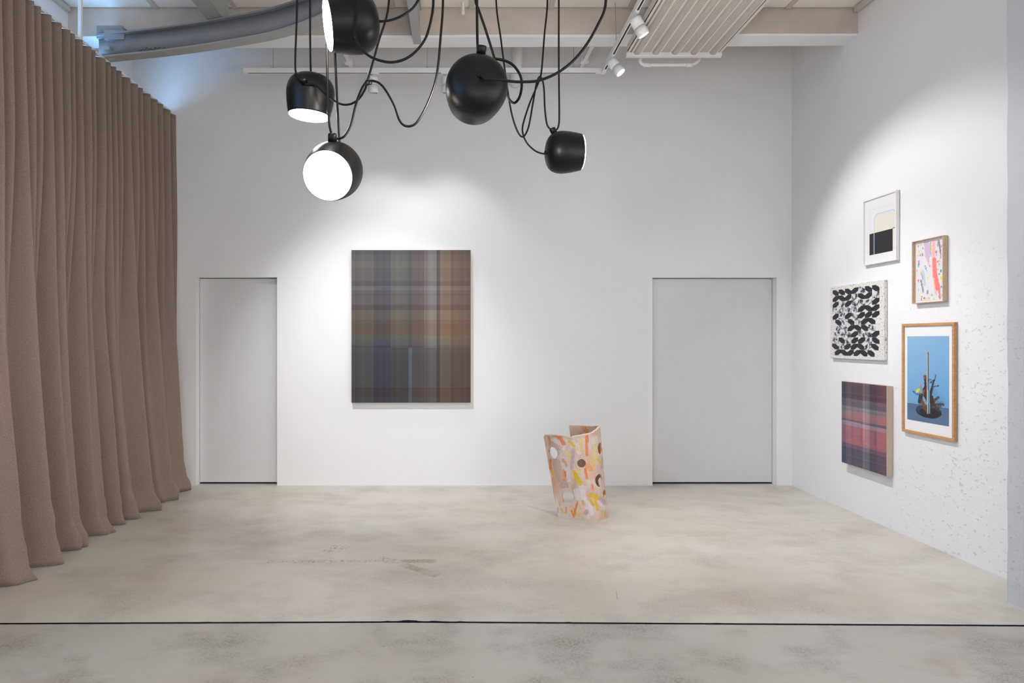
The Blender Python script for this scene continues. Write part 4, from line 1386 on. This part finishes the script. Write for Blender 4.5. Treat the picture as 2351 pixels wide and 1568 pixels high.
    S_(Yl_, (600, 440, 660, 470, 22), (640, 300, 650, 400, 24), (440, 480, 500, 600, 30), (700, 860, 710, 960, 16), (860, 400, 830, 700, 38), (340, 990, 400, 960, 14), (590, 1390, 620, 1390, 30), (500, 1280, 520, 1370, 22), (940, 230, 960, 330, 14), (600, 740, 640, 800, 26), (950, 1100, 990, 1130, 16), op=0.8)
    S_(Mv, (540, 470, 520, 720, 24), (380, 970, 440, 970, 36), (960, 560, 950, 720, 16), (730, 1350, 730, 1360, 34), (930, 1160, 990, 1220, 28), (320, 1300, 320, 1360, 14), op=0.85)
    S_(K, (740, 1080, 770, 1170, 30), (850, 860, 880, 900, 26), op=0.8)
    S_(Pe, (390, 600, 440, 680, 20), (250, 860, 260, 950, 22), (810, 960, 830, 1030, 20), (680, 1200, 690, 1240, 20), (440, 1290, 430, 1370, 12), (340, 1200, 350, 1260, 10), (745, 680, 790, 735, 34), (405, 760, 415, 890, 24), (985, 600, 995, 780, 12), op=0.9)
    S_(O, (250, 240, 340, 275, 18), (350, 260, 400, 370, 24), (180, 250, 205, 390, 12), (195, 470, 205, 500, 14), (205, 610, 215, 730, 22), (735, 250, 735, 530, 20), (420, 770, 425, 840, 12), (712, 740, 738, 862, 19), (600, 1210, 545, 1420, 14), (520, 1330, 545, 1430, 11), (960, 450, 972, 510, 15), (325, 430, 345, 455, 11), (1010, 1000, 1020, 1090, 6), (820, 970, 825, 1010, 10))
    S_(Yw, (485, 335, 560, 405, 17), (570, 810, 640, 940, 30), (545, 765, 600, 850, 18), (800, 1110, 880, 1150, 34), (800, 1180, 830, 1250, 22), (860, 1180, 890, 1320, 15), (365, 1305, 405, 1370, 12), (890, 590, 980, 690, 13), (995, 1370, 1000, 1410, 10), (230, 750, 240, 810, 13), (395, 1120, 400, 1200, 10))
    front = us[None, :] < 0.60
    for c_, op, x0, y0, x1, y1, w in strokes:
        dx, dy = x1 - x0, y1 - y0
        t = np.clip(((zx - x0) * dx + (zy - y0) * dy) / (dx * dx + dy * dy), 0, 1)
        d = np.hypot(zx - x0 - t * dx, zy - y0 - t * dy) + wob * 12 + streak * 6
        m = np.clip((w * 1.18 - d) / 6.0, 0, 1) * op * front
        m = (m * (0.85 + 0.3 * streak).clip(0, 1))[..., None]
        col = col * (1 - m) + np.array(c_, float) * m
    for q in range(60):     # the far side, freely painted
        c_ = (O, Yw, Yl_, Mv, Wh, Pe, K, Br)[q % 8]
        a, z_ = rs.uniform(0.6, 1.0) * s[-1], rs.uniform(0.03, 0.74)
        ang = rs.normal(math.pi / 2, 0.4); L = rs.uniform(0.03, 0.12); w = rs.uniform(0.01, 0.025)
        dx, dy = L * math.cos(ang), L * math.sin(ang)
        t = np.clip(((S - a) * dx + (Zm - z_) * dy) / (L * L), 0, 1)
        d = np.hypot(S - a - t * dx, Zm - z_ - t * dy) + wob * 0.008
        m = (np.clip((w - d) / 0.004, 0, 1) * 0.85 * (us[None, :] >= 0.6))[..., None]
        col = col * (1 - m) + np.array(c_, float) * m
    # bare clay along the rim and foot
    rim = np.clip((Zm - (top[None, :] - 0.010)) / 0.006, 0, 1)[..., None]
    col = col * (1 - 0.7 * rim) + np.array((224, 202, 186.)) * 0.7 * rim
    # mesh: outer skin, inner skin, edges
    base = np.array((1.06, 5.66, 0.0))
    nrm = np.cross(du, dv); nrm /= np.linalg.norm(nrm, axis=2, keepdims=True)
    ctr = np.array((1.05, 5.70))
    if np.mean((P3[..., :2] - ctr) * nrm[..., :2]) > 0:
        nrm = -nrm
    th = 0.013
    inner = P3 + nrm * th
    rimz = np.clip((vs - 0.97) / 0.03, 0, 1)[:, None, None]
    P3 = P3 - nrm * rimz * 0.004
    idx = -np.ones((NV, NU), int)
    idx[keep] = np.arange(keep.sum())
    n0 = int(keep.sum())
    verts = np.concatenate([P3[keep], inner[keep]]) - base
    verts[:, 2] = np.maximum(verts[:, 2], 0.0)
    cols = np.concatenate([lin(np.clip(col[keep], 0, 255)), lin(np.clip(col[keep] * 0.55 + np.array((170, 140, 122.)) * 0.45, 0, 255))])
    faces, edges = [], {}
    for j in range(NV - 1):
        for i in range(NU - 1):
            q = [idx[j, i], idx[j, i + 1], idx[j + 1, i + 1], idx[j + 1, i]]
            g = [v for v in q if v >= 0]
            if len(g) < 3:
                continue
            faces.append(tuple(g))
            faces.append(tuple(v + n0 for v in g[::-1]))
            for a, b_ in zip(g, g[1:] + g[:1]):
                if (b_, a) in edges:
                    del edges[(b_, a)]
                else:
                    edges[(a, b_)] = 1
    for a, b_ in edges:
        faces.append((b_, a, a + n0, b_ + n0))
    faces = [tuple(int(v) for v in f) for f in faces]
    r = empty('ceramic_sculpture', base)
    tag(r, 'curled ceramic sheet pierced by round holes, brushed orange and yellow, standing on the floor', 'sculpture')
    me = bpy.data.meshes.new('ceramic_sheet')
    me.from_pydata(verts.tolist(), [], faces)
    a = me.color_attributes.new('paint', 'FLOAT_COLOR', 'POINT')
    a.data.foreach_set('color', np.concatenate([cols, np.ones((len(cols), 1))], 1).astype(np.float32).ravel())
    me.polygons.foreach_set('use_smooth', [True] * len(faces))
    me.materials.append(M['clay'])
    bm = bmesh.new(); bm.from_mesh(me)
    bmesh.ops.recalc_face_normals(bm, faces=bm.faces)
    for e in bm.edges:
        if len(e.link_faces) == 2 and e.calc_face_angle(0) > 0.9:
            e.smooth = False
    bm.to_mesh(me); bm.free()
    o = bpy.data.objects.new('ceramic_sheet', me); C.objects.link(o); o.parent = r
    # folded lip of clay along the front rim
    pts = []
    for i in range(int(0.30 * NU), int(0.63 * NU), 4):
        q = inner[NV - 1, i] * 0.5 + P3[NV - 1, i] * 0.5 - base
        pts.append(Vector(q) + Vector((0, 0.002, -0.002 + 0.003 * mnoise.noise((i * 0.11, 0, 0)))))
    lip = MB().tube(pts, 0.0085, 10)
    lo = lip.build('folded_lip', simple('bare_clay', (222, 196, 178), 0.6, var=0.1, nscale=30, bmp=0.3), r)
sculpture()
